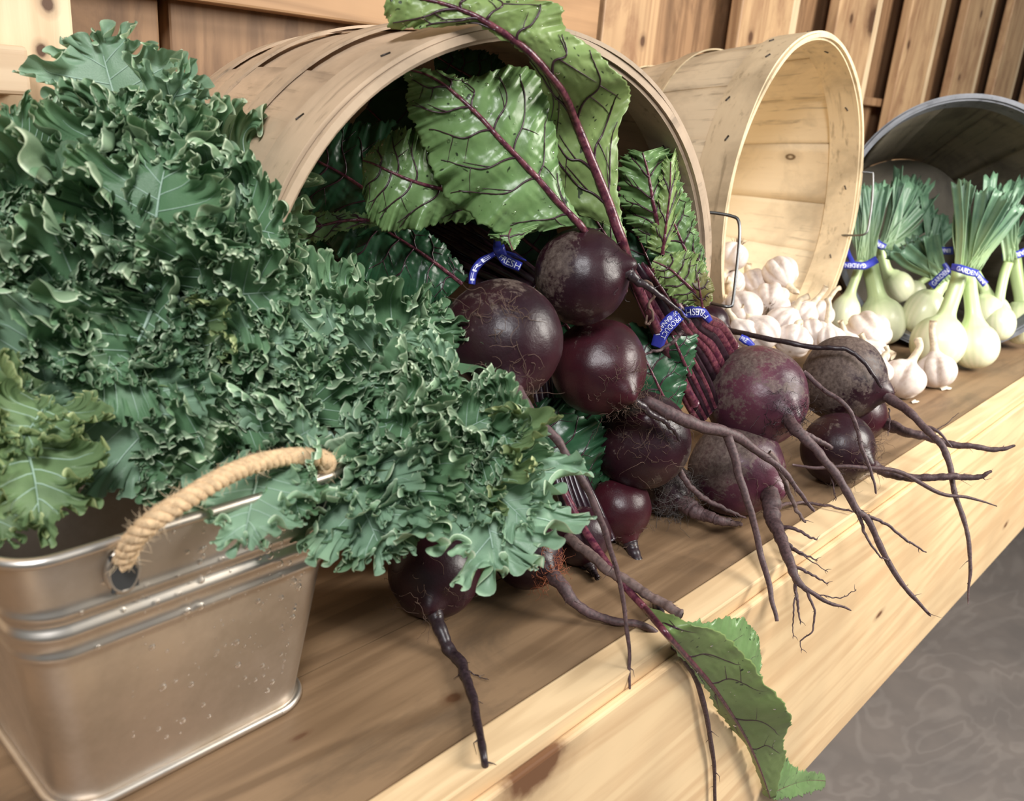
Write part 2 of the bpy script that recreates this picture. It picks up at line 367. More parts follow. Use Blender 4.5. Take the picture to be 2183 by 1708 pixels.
# ------------------------------------------------------------------ galvanised bucket
m = NT('galvanised_steel'); nz = m.noise(m.co(), 14, 5, .65); n2 = m.noise(m.co(), 60, 4)
m.set(Base_Color=m.mix(m.ramp(nz, [(.4, 0.0), (.62, 1.0)]), (.76, .70, .64), (.60, .53, .45)), Metallic=1.0, Roughness=m.ramp(nz, [(.3, .33), (.7, .5)])); m.bump(n2, .06, .0006); M_STEEL = m.m
BZ = .158; bx0, bx1, by0, by1 = .097, .277, .357, .535
bucket = empty('metal_bucket', ((bx0 + bx1) / 2, (by0 + by1) / 2, 0), 'galvanised metal tub with rope handle, full of curly kale', 'bucket')
def rrect(z, off, n=12):
    k = z / BZ; ins = .019 * (1 - k) - off; x0, x1, y0, y1 = bx0 + ins, bx1 - ins, by0 + ins, by1 - ins; rad = .022 + off * .5; out = []
    for cx_, cy_, a0 in ((x1 - rad, y0 + rad, -90), (x1 - rad, y1 - rad, 0), (x0 + rad, y1 - rad, 90), (x0 + rad, y0 + rad, 180)):
        for i in range(n):
            a = math.radians(a0 + 90 * i / (n - 1)); out.append((cx_ + rad * math.cos(a), cy_ + rad * math.sin(a), z))
    return out
zs = []
for z in np.linspace(.003, BZ, 110):
    o_ = 0
    for zc in (.1265, .1145, .1025): o_ += .0016 * math.exp(-((z - zc) / .0028) ** 2)
    o_ -= .0012 * math.exp(-((z - .1205) / .002) ** 2)
    zs.append((z, o_))
V = []; 
for z, o_ in zs: V += rrect(z, o_)
for z, o_ in zs[::-1]: V += rrect(z, o_ - .0012)
nr = 48; mesh('tub_wall', V, [tuple(x) for x in gridf(len(zs) * 2, nr, True, True)], M_STEEL, bucket)
v0 = rrect(.006, -.001); mesh('tub_floor', v0, [tuple(range(nr))], M_STEEL, bucket, False)
def loop_tube(z, off, r, name):
    p = np.array(rrect(z, off)); p = np.vstack([p, p[:1]]); v, f = tube(p, r, 8, False, up=(0, 0, 1)); return mesh(name, v, f, M_STEEL, bucket)
loop_tube(BZ, .001, .0028, 'rolled_rim'); loop_tube(.0035, .0018, .0028, 'base_rim')
# handle eyelets, rope and water drops
yf = lambda z: by0 + .019 * (1 - z / BZ)
def eyelet(px, py):
    c = P(px, py, dF(px, py, .3585)); th = np.linspace(0, 2 * math.pi, 25); p = np.stack([c[0] + .0068 * np.cos(th), np.full(25, c[1] - .002), c[2] + .0105 * np.sin(th)], 1)
    v, f = tube(p, .0018, 6, False, up=(0, 1, 0)); mesh('eyelet', v, f, M_STEEL, bucket)
    v, f = box(c[0] - .0062, c[0] + .0062, c[1] - .0035, c[1] - .0025, c[2] - .0095, c[2] + .0095); mesh('eyelet_hole', v, f, simple('dark_hole', (.03, .03, .03), .8), bucket, False)
eyelet(258, 1212); eyelet(668, 1052)
M_ROPE = simple('jute_rope', (.62, .43, .25), .85, 0, 240, .3)
M_FUZZ = simple('jute_fuzz', (.74, .56, .36), .8)
rp = pxpath([(262, 1200, .392), (285, 1150, .385), (330, 1108, .385), (400, 1062, .395), (470, 1020, .41), (540, 990, .43), (610, 975, .45), (668, 974, .462), (697, 985, .470), (690, 1010, .474), (668, 1035, .474), (660, 1058, .474)], 260)
t = np.gradient(rp, axis=0); t /= np.linalg.norm(t, axis=1)[:, None]; a = np.array([0, 0, 1.]); fr = []
for i in range(len(rp)):
    a = a - t[i] * (a @ t[i]); a /= np.linalg.norm(a); fr.append((a, np.cross(t[i], a)))
s = np.concatenate([[0], np.cumsum(np.linalg.norm(np.diff(rp, axis=0), axis=1))]); parts = []
for k in range(3):
    ph = s / .0135 * 6.283 + k * 2.094
    q_ = np.array([rp[i] + .0024 * (math.cos(ph[i]) * fr[i][0] + math.sin(ph[i]) * fr[i][1]) for i in range(len(rp))]); parts.append(tube(q_, .0027, 8))
V, Fc, _ = merge(parts); rope = mesh('rope_handle', V, Fc, M_ROPE, bucket)
parts = []
for k in range(700):
    i = RNG.integers(0, len(rp)); i = int(i * .25) if k % 5 == 0 else i
    th = RNG.random() * 6.283; d = math.cos(th) * fr[i][0] + math.sin(th) * fr[i][1]; p0 = rp[i] + d * .0046; dd = d + t[i] * RNG.normal() * 1.2 + RNG.normal(size=3) * .5; dd /= np.linalg.norm(dd); ln = .0015 + .0055 * RNG.random() ** 2
    parts.append(tube([p0, p0 + dd * ln * .5, p0 + dd * ln + RNG.normal(size=3) * .0008], [.00013, .0001, .00005], 3, False))
V, Fc, _ = merge(parts); tag(mesh('rope_fuzz', V, Fc, M_FUZZ, rope), kind='stuff')
M_WATER = simple('water', (1, 1, 1), .02); M_WATER.node_tree.nodes['Principled BSDF'].inputs['Transmission Weight'].default_value = 1.0; M_WATER.node_tree.nodes['Principled BSDF'].inputs['IOR'].default_value = 1.33
def drop(c, n_, r, up=np.array([0, 0, 1.])):
    n_ = nrm(n_); a = nrm(np.cross(n_, up) + 1e-6); b = np.cross(n_, a); vs = []
    for i in range(5):
        ph = i / 4 * math.pi / 2
        for j in range(8):
            th = j / 8 * 6.283; vs.append(c + n_ * r * .55 * math.sin(ph) + r * math.cos(ph) * (math.cos(th) * a + math.sin(th) * b))
    return vs, [tuple(x) for x in gridf(5, 8, False, True)]
parts = []
for k in range(230):
    z = .02 + .135 * RNG.random() ** .7; x = .125 + .145 * RNG.beta(2, 1.4)
    if z < .1: x = max(x, .15)
    x = min(x, bx1 - .019 * (1 - z / BZ) - .024)
    y = yf(z) - (.0022 if abs(z - .1265) < .003 or abs(z - .1145) < .003 or abs(z - .1025) < .003 else 0); parts.append(drop(np.array([x, y, z]), (0, -1, .1), (.0006 + .0017 * RNG.random() ** 3)))
V, Fc, _ = merge(parts); tag(mesh('water_droplets', V, Fc, M_WATER, bucket), kind='stuff')
# ------------------------------------------------------------------ beets
def beetmat(seed, scurf):
    m = NT('beet_skin'); v = m.co(); cr_ = m.attr('crown')
    nz = m.noise(v, 26, 8, .7, .4); fine = m.noise(v, 260, 4, .7); big = m.noise(v, 9, 3)
    c = m.mix(m.ramp(big, [(.35, 0.0), (.65, 1.0)]), *(((.045, .012, .025), (.15, .040, .062)) if seed in (8, 9) else ((.022, .005, .009), (.070, .009, .016)) if seed in (3, 5, 11) else ((.013, .004, .008), (.042, .008, .014))))
    brown = m.mix(m.ramp(fine, [(.35, 0.0), (.65, 1.0)]), (.065, .042, .034), (.17, .125, .105))
    f = m.math('ADD', m.math('MULTIPLY_ADD', cr_, .16, scurf + .13), m.math('MULTIPLY_ADD', m.math('SUBTRACT', fine, .5), .22, nz))
    c = m.mix(m.ramp(f, [(.60, 0.0), (.64, .6), (.76, .95)]), c, brown)
    c = m.mix(m.math('MULTIPLY', m.ramp(m.noise(m.co((1, 1, 1)), 60, 5, .7), [(.5, 0.0), (.75, 1.0)]), .45), c, (.02, .010, .014))
    m.set(Base_Color=c, Roughness=m.ramp(f, [(.55, .36), (.72, .75)])); m.b.inputs['Specular IOR Level'].default_value = .42
    m.bump(m.math('MULTIPLY_ADD', fine, .4, nz), .35, .0016); return m.m
M_ROOT = simple('beet_root', (.085, .048, .050), .62, 0, 420, .5)
M_ROOTL = simple('beet_root_pale', (.14, .09, .08), .65, 0, 300, .4)
M_ROOTD = simple('beet_root_dark', (.030, .018, .022), .38, 0, 420, .5)
M_HAIR = simple('beet_root_hair', (.12, .07, .05), .75)
M_HAIRG = simple('beet_root_hair_grey', (.10, .085, .08), .75)
def spurs(path, rad, n, seed, ln=.006, k=4):
    r = np.random.default_rng(seed); out = []
    for _ in range(n):
        i = int(r.integers(3, len(path) - 2)); t = path[i + 1] - path[i - 1]; t /= np.linalg.norm(t); d = np.cross(t, r.normal(size=3)); d /= np.linalg.norm(d); rr = np.interp(i / len(path), np.linspace(0, 1, len(rad)), rad)
        l = ln * (.3 + r.random() ** 2 * 1.4); p0 = path[i]; p1 = p0 + (d + t * .6) * l * .5; p2 = p1 + (d * .6 + t * .9 + r.normal(size=3) * .4) * l * .6
        out.append(tube([p0, p1, p2], [rr * .35 + .00025, .00028, .0001], k, False))
    return out
def root(name, spec, rad, parent, mat, seed, nsp=16, n=90, k=9, ln=.006, side=()):
    p = pxpath(spec, n); p = p + np.stack([n1(np.linspace(0, 1, n), seed + i, 3) for i in range(3)], 1) * .0007
    for e_, c_, R0, ax_ in BE.values():
        if e_ == parent and name == 'taproot' and np.linalg.norm(p[0] - c_) < R0 * 1.9: k_ = np.linspace(1, 0, 12)[:, None]; p[:12] = p[:12] + (c_ + ax_ * R0 * .75 - p[0]) * k_ ** 1.5      # rooted inside the bulb
    rad = np.array(rad, float) * 1.12; rr = np.interp(np.linspace(0, 1, n), np.linspace(0, 1, len(rad)), rad) * (1 + .10 * n1(np.linspace(0, 1, n), seed + 9, 9)); rr[-1] *= .5
    parts = [tube(p, rr, k)] + spurs(p, rad, nsp, seed, ln)
    for sp_, r2 in side:
        q = pxpath(sp_, 40); q = q + np.stack([n1(np.linspace(0, 1, 40), seed + 20 + i, 2.5) for i in range(3)], 1) * .0006
        parts.append(tube(q, r2, 6)); parts += spurs(q, r2, max(3, nsp // 4), seed + 5, ln * .6)
    V, Fc, _ = merge(parts); return mesh(name, V, Fc, mat, parent)
def beet(label, px, py, r, d, tail, dd, scurf, seed, group=None, sx=1.0):
    c = P(px, py, d); R = r * d / F
    ax = nrm(P(tail[0], tail[1], d + dd) - c); a = nrm(np.cross(ax, [0.3, .2, 1])); b = np.cross(ax, a)
    rootE = empty('beet', (c[0], c[1], max(0, c[2] - R)), label, 'beet', group)
    nt, nph = 60, 72; V = []; A = []
    for i in range(nt):
        th = math.pi * i / (nt - 1)       # 0 at the tail, pi at the crown
        prof = R * (1 + .26 * math.exp(-(th / .24) ** 2) - .10 * math.exp(-((math.pi - th) / .5) ** 2)) * sx ** abs(math.sin(th))
        ph = np.arange(nph) / nph * 2 * math.pi
        dirs = math.cos(th) * ax + math.sin(th) * (np.cos(ph)[:, None] * a + np.sin(ph)[:, None] * b)
        bump = 1 + .022 * n3(dirs * 1.0, seed, 2.0) + .006 * n3(dirs, seed + 1, 7)
        if th > 2.8: bump *= 1 + .06 * n3(dirs * 3, seed + 2, 6)
        V += list(c + dirs * (prof * bump)[:, None]); A += [-math.cos(th)] * nph
    o = mesh('bulb', V, [tuple(x) for x in gridf(nt, nph, False, True)], beetmat(seed, scurf), rootE, True, {'crown': A})
    return rootE, c, R, ax
def hairs(parent, c, R, ax, n, seed, mat, spread=.6, ln=.03, off=0, lift=1.02):
    r = np.random.default_rng(seed); parts = []
    for _ in range(n):
        d0 = nrm(ax + r.normal(size=3) * spread * .5); p = [c + d0 * R * (lift if np.arccos(np.clip(d0 @ ax, -1, 1)) > .25 else 1.2)]
        v = nrm(np.cross(d0, r.normal(size=3)) + d0 * .15); l = ln * (.4 + r.random())
        for s_ in range(9):
            v = nrm(v + r.normal(size=3) * .55); q = p[-1] + v * l / 9; dq = q - c
            if np.linalg.norm(dq) < R * 1.012: q = c + nrm(dq) * R * 1.015
            p.append(q)
        parts.append(tube(spline(p, 18), [.00022, .00018, .00008], 3, False))
    V, Fc, _ = merge(parts); return tag(mesh('root_hairs', V, Fc, mat, parent), kind='stuff')
BE = {}
def B(k, *a, **kw): BE[k] = beet(*a, **kw); return BE[k]
B('1', 'biggest dark beet at the left of the pile, beside the kale', 1070, 727, 131, .600, (1085, 850), -.035, -.10, 1)
B('2', 'round beet on top of the pile with a blackened tail end pointing right', 1238, 590, 100, .648, (1310, 572), -.012, -.03, 2, sx=1.03)
B('3', 'glossy reddish beet directly below the topmost beet', 1276, 782, 103, .690, (1345, 850), -.03, -.14, 3)
B('4', 'beet with tan bottom rim mid-pile, crossed by a hairy root', 1366, 938, 100, .752, (1385, 866), -.062, -.02, 4, sx=1.06)
B('5', 'small plum-coloured beet on the bench under the beet with the tan rim', 1318, 1083, 70, .757, (1343, 1155), -.01, -.16, 5)
B('6', 'dark beet right of the metal tub, long tail hanging to the front', 926, 1222, 93, .630, (915, 1295), -.03, -.14, 6, sx=1.05)
B('7', 'beet half hidden below the drooping kale leaf, with an orange tuft of rootlets', 1125, 1182, 74, .668, (1168, 1218), -.02, -.06, 7)
B('8', 'large scurfy pinkish beet with a black tuft, front of the tied bunch', 1613, 845, 108, .835, (1688, 888), -.045, .045, 8)
B('9', 'scurfy mauve beet on the bench directly below the large pinkish beet', 1568, 998, 99, .833, (1662, 1050), -.03, .06, 9, sx=1.03)
B('10', 'dull brown pointed beet at the right end of the pile, nearest the garlic', 1795, 808, 87, .965, (1872, 832), -.02, .10, 10, sx=1.06)
B('11', 'reddish beet wedged under the brown pointed beet, at the right edge of the pile', 1826, 884, 62, .985, (1884, 902), 0, -.08, 11)
B('12', 'dark hairy beet on the bench below the brown pointed beet', 1786, 957, 74, .915, (1850, 990), -.03, -.10, 12, sx=1.05)
B('13', 'grey hairy beet mostly hidden behind the small plum-coloured beet', 1418, 1040, 58, .815, (1470, 1082), -.03, .12, 13)
B('14', 'shadowed beet on the bench between the drooping kale and the small plum beet', 1236, 1140, 66, .715, (1260, 1200), 0, -.14, 14)
B('15', 'small dark red beet peeping out behind the tied purple stems', 1512, 690, 42, 1.0, (1548, 704), -.01, -.12, 15)
def R_(k): return BE[k][0]
root('taproot', [(1078, 838, .566), (1130, 880, .555), (1180, 930, .552), (1215, 985, .556), (1255, 1050, .562), (1285, 1120, .57), (1308, 1195, .58), (1330, 1290, .588), (1342, 1390, .59), (1340, 1475, .59)], [.0048, .0036, .0026, .0023, .0022, .002, .0016, .0014, .0012, .0008], R_('1'), M_ROOT, 101, 22)
root('taproot', [(1312, 570, .632), (1345, 588, .63), (1380, 612, .632), (1420, 640, .64), (1452, 668, .65), (1470, 690, .66)], [.0065, .0035, .0022, .0016, .0012, .0008], R_('2'), M_ROOTD, 102, 8)
root('taproot', [(1335, 842, .668), (1362, 862, .672), (1392, 885, .68), (1425, 905, .69), (1450, 940, .70)], [.005, .003, .0022, .0016, .0009], R_('3'), M_ROOTD, 103, 10)
root('taproot', [(1352, 846, .700), (1385, 858, .70), (1430, 882, .70), (1480, 905, .705), (1550, 922, .72), (1612, 960, .735), (1665, 1000, .74), (1705, 1050, .745), (1735, 1090, .75)], [.0012, .0042, .0050, .0048, .0042, .0032, .0024, .0018, .0012], R_('4'), M_ROOT, 104, 24, side=[([(1550, 925, .72), (1575, 1010, .72), (1600, 1090, .72), (1622, 1180, .72), (1640, 1250, .70), (1656, 1325, .69)], [.0042, .0036, .0032, .0028, .0024, .0016])])
root('taproot', [(1340, 1145, .748), (1352, 1180, .742), (1372, 1225, .73), (1385, 1260, .722), (1405, 1300, 'T'), (1422, 1330, 'T')], [.0065, .0046, .004, .0036, .003, .002], R_('5'), M_ROOTD, 105, 14)
root('taproot', [(918, 1290, .612), (935, 1335, .598), (960, 1385, 'T'), (985, 1420, 'T'), (1003, 1470, 'T'), (1018, 1540, 'T'), (1034, 1625, 'T'), (1046, 1680, .53), (1056, 1730, .52)], [.0058, .0042, .0036, .0030, .0024, .0020, .0016, .001], R_('6'), M_ROOTD, 106, 16, side=[([(1034, 1625, .53), (1024, 1660, .525), (1028, 1705, .52)], [.0009, .0006, .0003]), ([(990, 1425, 'T'), (1015, 1440, 'T'), (1040, 1450, 'T')], [.0006, .0004, .0002])])
root('taproot', [(1165, 1215, .645), (1195, 1245, .64), (1225, 1285, .636), (1265, 1310, .636), (1315, 1325, 'T'), (1370, 1335, 'T'), (1420, 1365, .636), (1455, 1400, 'F'), (1485, 1450, 'F'), (1505, 1530, 'F'), (1522, 1620, 'F'), (1525, 1720, 'F')], [.0062, .0048, .0036, .003, .0026, .0024, .0022, .0022, .002, .0018, .0016, .0012], R_('7'), M_ROOT, 107, 26)
root('taproot', [(1675, 882, .775), (1705, 925, .765), (1740, 960, .76), (1785, 1015, .755), (1825, 1085, .755), (1852, 1110, .755), (1888, 1190, .755), (1940, 1265, .755), (1985, 1315, .755)], [.0062, .0046, .0036, .0034, .003, .0026, .0024, .0018, .001], R_('8'), M_ROOT, 108, 30,
     side=[([(1700, 918, .765), (1735, 935, .765), (1775, 955, .77)], [.0036, .003, .0018]), ([(1830, 1092, .755), (1845, 1140, .755), (1875, 1185, .75), (1897, 1195, .75)], [.0018, .0012, .0008, .0006]),
           ([(1850, 1100, .755), (1890, 1118, .755), (1930, 1150, .755), (1975, 1178, .755)], [.0018, .0013, .0012, .0006]), ([(1730, 945, .762), (1765, 1000, .76), (1778, 1045, .76), (1782, 1068, .76)], [.001, .0008, .0006, .0003])])
root('taproot', [(1655, 1045, .795), (1645, 1080, .785), (1650, 1112, .775), (1665, 1150, .755), (1685, 1200, .73), (1700, 1240, .72), (1728, 1262, .715), (1770, 1285, .715), (1815, 1303, .715)], [.009, .0075, .006, .0048, .0038, .0028, .0018, .0014, .0006], R_('9'), M_ROOT, 109, 26, side=[
    ([(1655, 1120, .77), (1700, 1130, .76), (1725, 1145, .757), (1742, 1150, .757)], [.0022, .0016, .0012, .0006]), ([(1668, 1150, .755), (1700, 1175, .745), (1742, 1195, .742)], [.0018, .0014, .0006]),
    ([(1690, 1205, .73), (1730, 1225, .725), (1765, 1245, .725)], [.0016, .0012, .0005]), ([(1690, 1215, .73), (1698, 1270, .715), (1706, 1330, .71)], [.0018, .0014, .0005]), ([(1718, 1255, .715), (1735, 1300, .712), (1732, 1345, .71), (1708, 1365, .71), (1708, 1388, .71)], [.0016, .001, .0007, .0006, .0003]),
    ([(1665, 1150, .755), (1685, 1170, .75), (1720, 1190, .742), (1765, 1220, .74)], [.0008, .0007, .0006, .0003]), ([(1735, 1265, .715), (1790, 1275, .713), (1825, 1257, .713)], [.0006, .0005, .0003]), ([(1700, 1235, .72), (1692, 1300, .71), (1690, 1360, .71)], [.0009, .0007, .0003])])
root('taproot', [(1872, 830, .945), (1905, 855, .93), (1945, 885, .91), (1985, 925, .895), (2010, 955, .885), (2028, 1010, .875), (2038, 1060, .87), (2060, 1130, .86), (2068, 1210, .855), (2064, 1290, .85)], [.0085, .005, .0036, .0034, .0032, .0026, .0024, .002, .0016, .0006], R_('10'), M_ROOT, 110, 26,
     side=[([(1880, 836, .945), (1920, 870, .93), (1965, 905, .915), (2000, 920, .905), (2030, 955, .90)], [.004, .0026, .002, .0018, .0008]), ([(1895, 870, .94), (1897, 900, .93), (1893, 930, .93)], [.0008, .0006, .0003])])
root('taproot', [(1882, 902, .97), (1925, 918, .955), (1975, 932, .945), (2020, 945, .935), (2070, 952, .925), (2125, 958, .92), (2165, 950, .915)], [.0075, .0050, .004, .0036, .0028, .0024, .0012], R_('11'), M_ROOT, 111, 18, side=[([(1960, 925, .945), (2000, 915, .94), (2045, 880, .94)], [.0008, .0006, .0003])])
root('taproot', [(1850, 985, .905), (1885, 1005, .885), (1930, 1018, .875), (1990, 1018, .865), (2040, 1016, .86), (2085, 1018, .855), (2115, 1003, .85)], [.0055, .0045, .0038, .0032, .003, .0024, .0012], R_('12'), M_ROOT, 112, 16,
     side=[([(1690, 990, .87), (1740, 998, .865), (1800, 995, .862), (1870, 998, .86), (1930, 1012, .86), (2000, 1050, .855), (2065, 1062, .855), (2125, 1078, .855)], [.0012, .0018, .002, .0024, .0024, .002, .0016, .0005])])
root('taproot', [(1462, 1078, .79), (1500, 1098, .78), (1545, 1112, .77), (1580, 1118, 'T')], [.008, .005, .0035, .0016], R_('13'), M_ROOT, 113, 20)
root('taproot', [(1250, 1190, .705), (1262, 1215, 'T'), (1275, 1235, 'T')], [.005, .003, .0015], R_('14'), M_ROOTD, 114, 6)
root('taproot', [(1545, 704, .985), (1590, 712, .96), (1650, 725, .94), (1720, 738, .925), (1770, 742, .915), (1805, 745, .91), (1835, 765, .905), (1862, 800, .905), (1880, 828, .91)], [.0035, .0028, .0026, .0025, .0024, .0022, .002, .0018, .0012], R_('15'), M_ROOTD, 115, 10)
# the stout broken root between the drooping kale and the small beet, and the long one over the right beets
root('taproot', [(1190, 1128, .69), (1230, 1160, .675), (1290, 1210, .655), (1350, 1248, .642), (1400, 1280, .632), (1455, 1310, .622)], [.0040, .0038, .0036, .0034, .0032, .0034], R_('14'), M_ROOTL, 120, 20)
root('side_root', [(1715, 795, .82), (1755, 830, .81), (1800, 862, .80), (1825, 905, .80), (1835, 950, .80), (1855, 1000, .80), (1868, 1052, .80)], [.0022, .002, .0019, .0018, .0016, .0014, .0008], R_('8'), M_ROOT, 121, 12)
root('side_root', [(1440, 985, .77), (1465, 1030, .77), (1500, 1062, .775), (1545, 1085, .78), (1590, 1105, .785)], [.0026, .0024, .0022, .0018, .0008], R_('13'), M_ROOT, 122, 8)
root('side_root', [(1645, 1082, .78), (1700, 1072, 'T'), (1760, 1078, 'T'), (1822, 1092, 'T')], [.0018, .0014, .0012, .0008], R_('9'), M_ROOT, 123, 6)
root('side_root', [(1640, 965, .76), (1665, 1005, .76), (1680, 1045, .76), (1700, 1090, .76), (1718, 1115, .76)], [.0026, .0024, .002, .0016, .0008], R_('9'), M_ROOTL, 124, 8)
for k, n_, mt, sprd, ln in (('1', 90, M_HAIR, .5, .022), ('3', 70, M_HAIR, .8, .02), ('4', 130, M_HAIR, .9, .03), ('5', 30, M_HAIR, .6, .016), ('6', 45, M_HAIR, .9, .022), ('8', 150, M_ROOTD, .45, .02), ('9', 90, M_HAIR, .6, .022), ('10', 30, M_ROOTD, .5, .015), ('12', 130, M_HAIR, 1.0, .026), ('13', 220, M_HAIRG, 1.5, .032), ('2', 14, M_ROOTD, .6, .015), ('11', 24, M_HAIR, .6, .014)):
    hairs(R_(k), *BE[k][1:], n_, 200 + int(k), mt, sprd, ln)
root('side_root', [(1365, 598, .700), (1388, 606, .700), (1394, 628, .702), (1383, 650, .704), (1391, 668, .706), (1387, 688, .708), (1376, 690, .708), (1380, 672, .708)], [.0011, .0010, .0009, .0010, .0008], R_('2'), M_HAIR, 130, 4, ln=.003)
root('side_root', [(1455, 706, .715), (1440, 724, .715), (1415, 742, .715), (1385, 752, .712), (1372, 757, .712)], [.0016, .0014, .0012, .0006], R_('8'), M_ROOT, 131, 5)
hairs(R_('7'), *BE['7'][1:], 110, 207, simple('orange_rootlets', (.42, .13, .06), .6), .5, .018)
E1, c1, R1, a1 = BE['1']
hairs(E1, c1, R1, nrm(VIEW(c1) + np.array([-.1, 0, .35])), 26, 231, M_HAIR, .45, .03)

# ------------------------------------------------------------------ beet stems and leaves
M_LG = leafmat('beet_leaf_light', (.27, .39, .13), (.34, .46, .17), trans=.25, rough=.36, spots=True)
M_LM = leafmat('beet_leaf_mid', (.17, .30, .105), (.23, .37, .15), trans=.2, rough=.33, spots=True)
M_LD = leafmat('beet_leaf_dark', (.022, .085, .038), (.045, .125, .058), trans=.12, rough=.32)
M_LY = leafmat('beet_leaf_withered', (.22, .25, .08), (.16, .085, .03), trans=.15, nscale=24)
M_VEIN = simple('beet_vein', (.045, .018, .026), .35, 0, 300, .3)
M_STALK = NT('beet_stalk'); mm_ = M_STALK; st_ = mm_.noise(mm_.co(), 180, 5, .7)
mm_.set(Base_Color=mm_.mix(mm_.ramp(st_, [(.4, 0.0), (.66, 1.0)]), (.060, .010, .026), (.20, .060, .075)), Roughness=.28); mm_.bump(st_, .4, .001); M_STALK = mm_.m
M_STALKD = simple('beet_stalk_dark', (.022, .009, .015), .3, 0, 160, .6)
def stalk(parent, spec, rad, mat, name='stalk', seed=1, n=60):
    p = pxpath(spec, n); a = VIEW(p[0]); t = np.gradient(p, axis=0); t /= np.linalg.norm(t, axis=1)[:, None]; rr = np.interp(np.linspace(0, 1, n), np.linspace(0, 1, len(rad)), rad)
    th = np.arange(14) / 14 * 2 * math.pi; V = []
    for i in range(n):
        a_ = a - t[i] * (a @ t[i]); a_ /= np.linalg.norm(a_); b_ = np.cross(t[i], a_)
        V += list(p[i] + (rr[i] * (1 + .10 * np.cos(th * 5 + seed)))[:, None] * (np.cos(th)[:, None] * a_ * .8 + np.sin(th)[:, None] * b_))
    f = [tuple(x) for x in gridf(n, 14, False, True)] + [tuple(range(14))[::-1], tuple((n - 1) * 14 + j for j in range(14))]
    return mesh(name, V, f, mat, parent)
def bleaf(parent, st, mat, seed, petiole=None, prad=(.003, .002), rip=.004, ser=3.5, dome=.006, veins=5, nu=110, nv=28, vr=.00055, vmat=None, smat=None, puck=.0014, drops=0):
    """st rows: mid x,y, left x,y, right x,y, depth, left depth offset, right depth offset"""
    st = np.array(st, float); A = spline(st, nu); u = np.linspace(0, 1, nu)
    vv = np.linspace(-1, 1, 2 * nv + 1); U, Vv = np.meshgrid(u, vv, indexing='ij')
    mx, my, lx, ly, rx, ry, d, dl, dr = [A[:, i][:, None] for i in range(9)]
    a = np.abs(Vv); L = Vv < 0
    ex = np.where(L, lx, rx); ey = np.where(L, ly, ry); ed = np.where(L, dl, dr)
    sgn = np.where(L, -1, 1)
    # jagged, wavy edge
    ph = U * 9 + sgn * 3
    jag = (n1(U * 1.0 + sgn, seed, 5) * .9 + n1(U + sgn * 2, seed + 1, 16) * .7 + n1(U + sgn * 2, seed + 11, 38) * .45) * ser * a ** 4
    w = np.hypot(ex - mx, ey - my) + 1e-6
    X = mx + (ex - mx) * a + (ex - mx) / w * jag; Y = my + (ey - my) * a + (ey - my) / w * jag
    bul = np.sin(U * (veins + 1) * 6.283 - a * 3.2 + sgn) * np.sin(np.clip(a, 0, 1) * math.pi) ** .7
    dep = d + ed * a ** 1.4 - dome * np.sin(a * math.pi) * (w / 120).clip(0, 1.2) * .5 - puck * bul * (w / 120).clip(0, 1)
    dep = dep + rip * a ** 3 * (n1(U + sgn * 1.3, seed + 3, 4.0) + .6 * n1(U + sgn * .7, seed + 4, 10)) * (w / 80).clip(0, 1.2)
    dep = dep + .0008 * (n1(X / 120, seed + 5, 3) * n1(Y / 120, seed + 6, 3))
    def wpt(x, y, z): return CAM + (np.stack([x - CX, y - CY, np.full_like(x, F)], -1) / F) @ MW.T * z[..., None]
    V = wpt(X, Y, dep); nV = 2 * nv + 1
    leaf = mesh('leaf', V.reshape(-1, 3), [tuple(x) for x in gridf(nu, nV)], mat, parent, True, {'edge': a.ravel()})
    sol = leaf.modifiers.new('thickness', 'SOLIDIFY'); sol.thickness = .0004; sol.offset = 1
    parts = []; r = np.random.default_rng(seed)
    def at(uu, v_):
        i = np.clip(uu, 0, 1) * (nu - 1); j = (np.clip(v_, -1, 1) + 1) * nv
        i0 = np.clip(i.astype(int), 0, nu - 2); j0 = np.clip(j.astype(int), 0, nV - 2); fi = (i - i0)[:, None]; fj = (j - j0)[:, None]
        p = (V[i0, j0] * (1 - fi) * (1 - fj) + V[i0 + 1, j0] * fi * (1 - fj) + V[i0, j0 + 1] * (1 - fi) * fj + V[i0 + 1, j0 + 1] * fi * fj)
        return p + (CAM - p) / np.linalg.norm(CAM - p, axis=1)[:, None] * .0005
    for sd in (-1, 1):
        for k in range(veins):
            u0 = (k + .35 + .3 * r.random()) / (veins + .4) * .86; s_ = np.linspace(0, 1, 26); end = .72 + .2 * r.random()
            uu = u0 + (.10 + .07 * r.random()) * s_ ** 1.3 + .012 * np.sin(s_ * 8 + seed); parts.append(tube(at(uu, sd * end * s_), [vr * 1.5, vr, vr * .5], 5, False))
            for q in (.4, .65):
                s2 = np.linspace(0, 1, 14); ub = np.interp(q, s_, uu); dirn = 1 if r.random() > .45 else -1; parts.append(tube(at(ub + dirn * .07 * s2, sd * (end * q + .24 * s2)), [vr * .8, vr * .3], 4, False))
    mid = at(u, np.zeros(nu)); mr_ = np.interp(u, [0, .5, 1], [prad[1], prad[1] * .6, .0005]); V2, F2, _ = merge(parts)
    mesh('side_veins', V2, F2, vmat or M_VEIN, leaf)
    if petiole:
        dn = pxpath(petiole, 50); path = np.vstack([dn, mid[2:]]); rad = np.concatenate([np.linspace(prad[0], prad[1], 50), mr_[2:]])
    else: path, rad = mid, mr_
    t = np.gradient(path, axis=0); th = np.arange(10) / 10 * 6.283; tb = tube(path, rad, 10, True, up=VIEW(path[0])); mesh('midrib', tb[0], tb[1], smat or M_STALK, leaf)
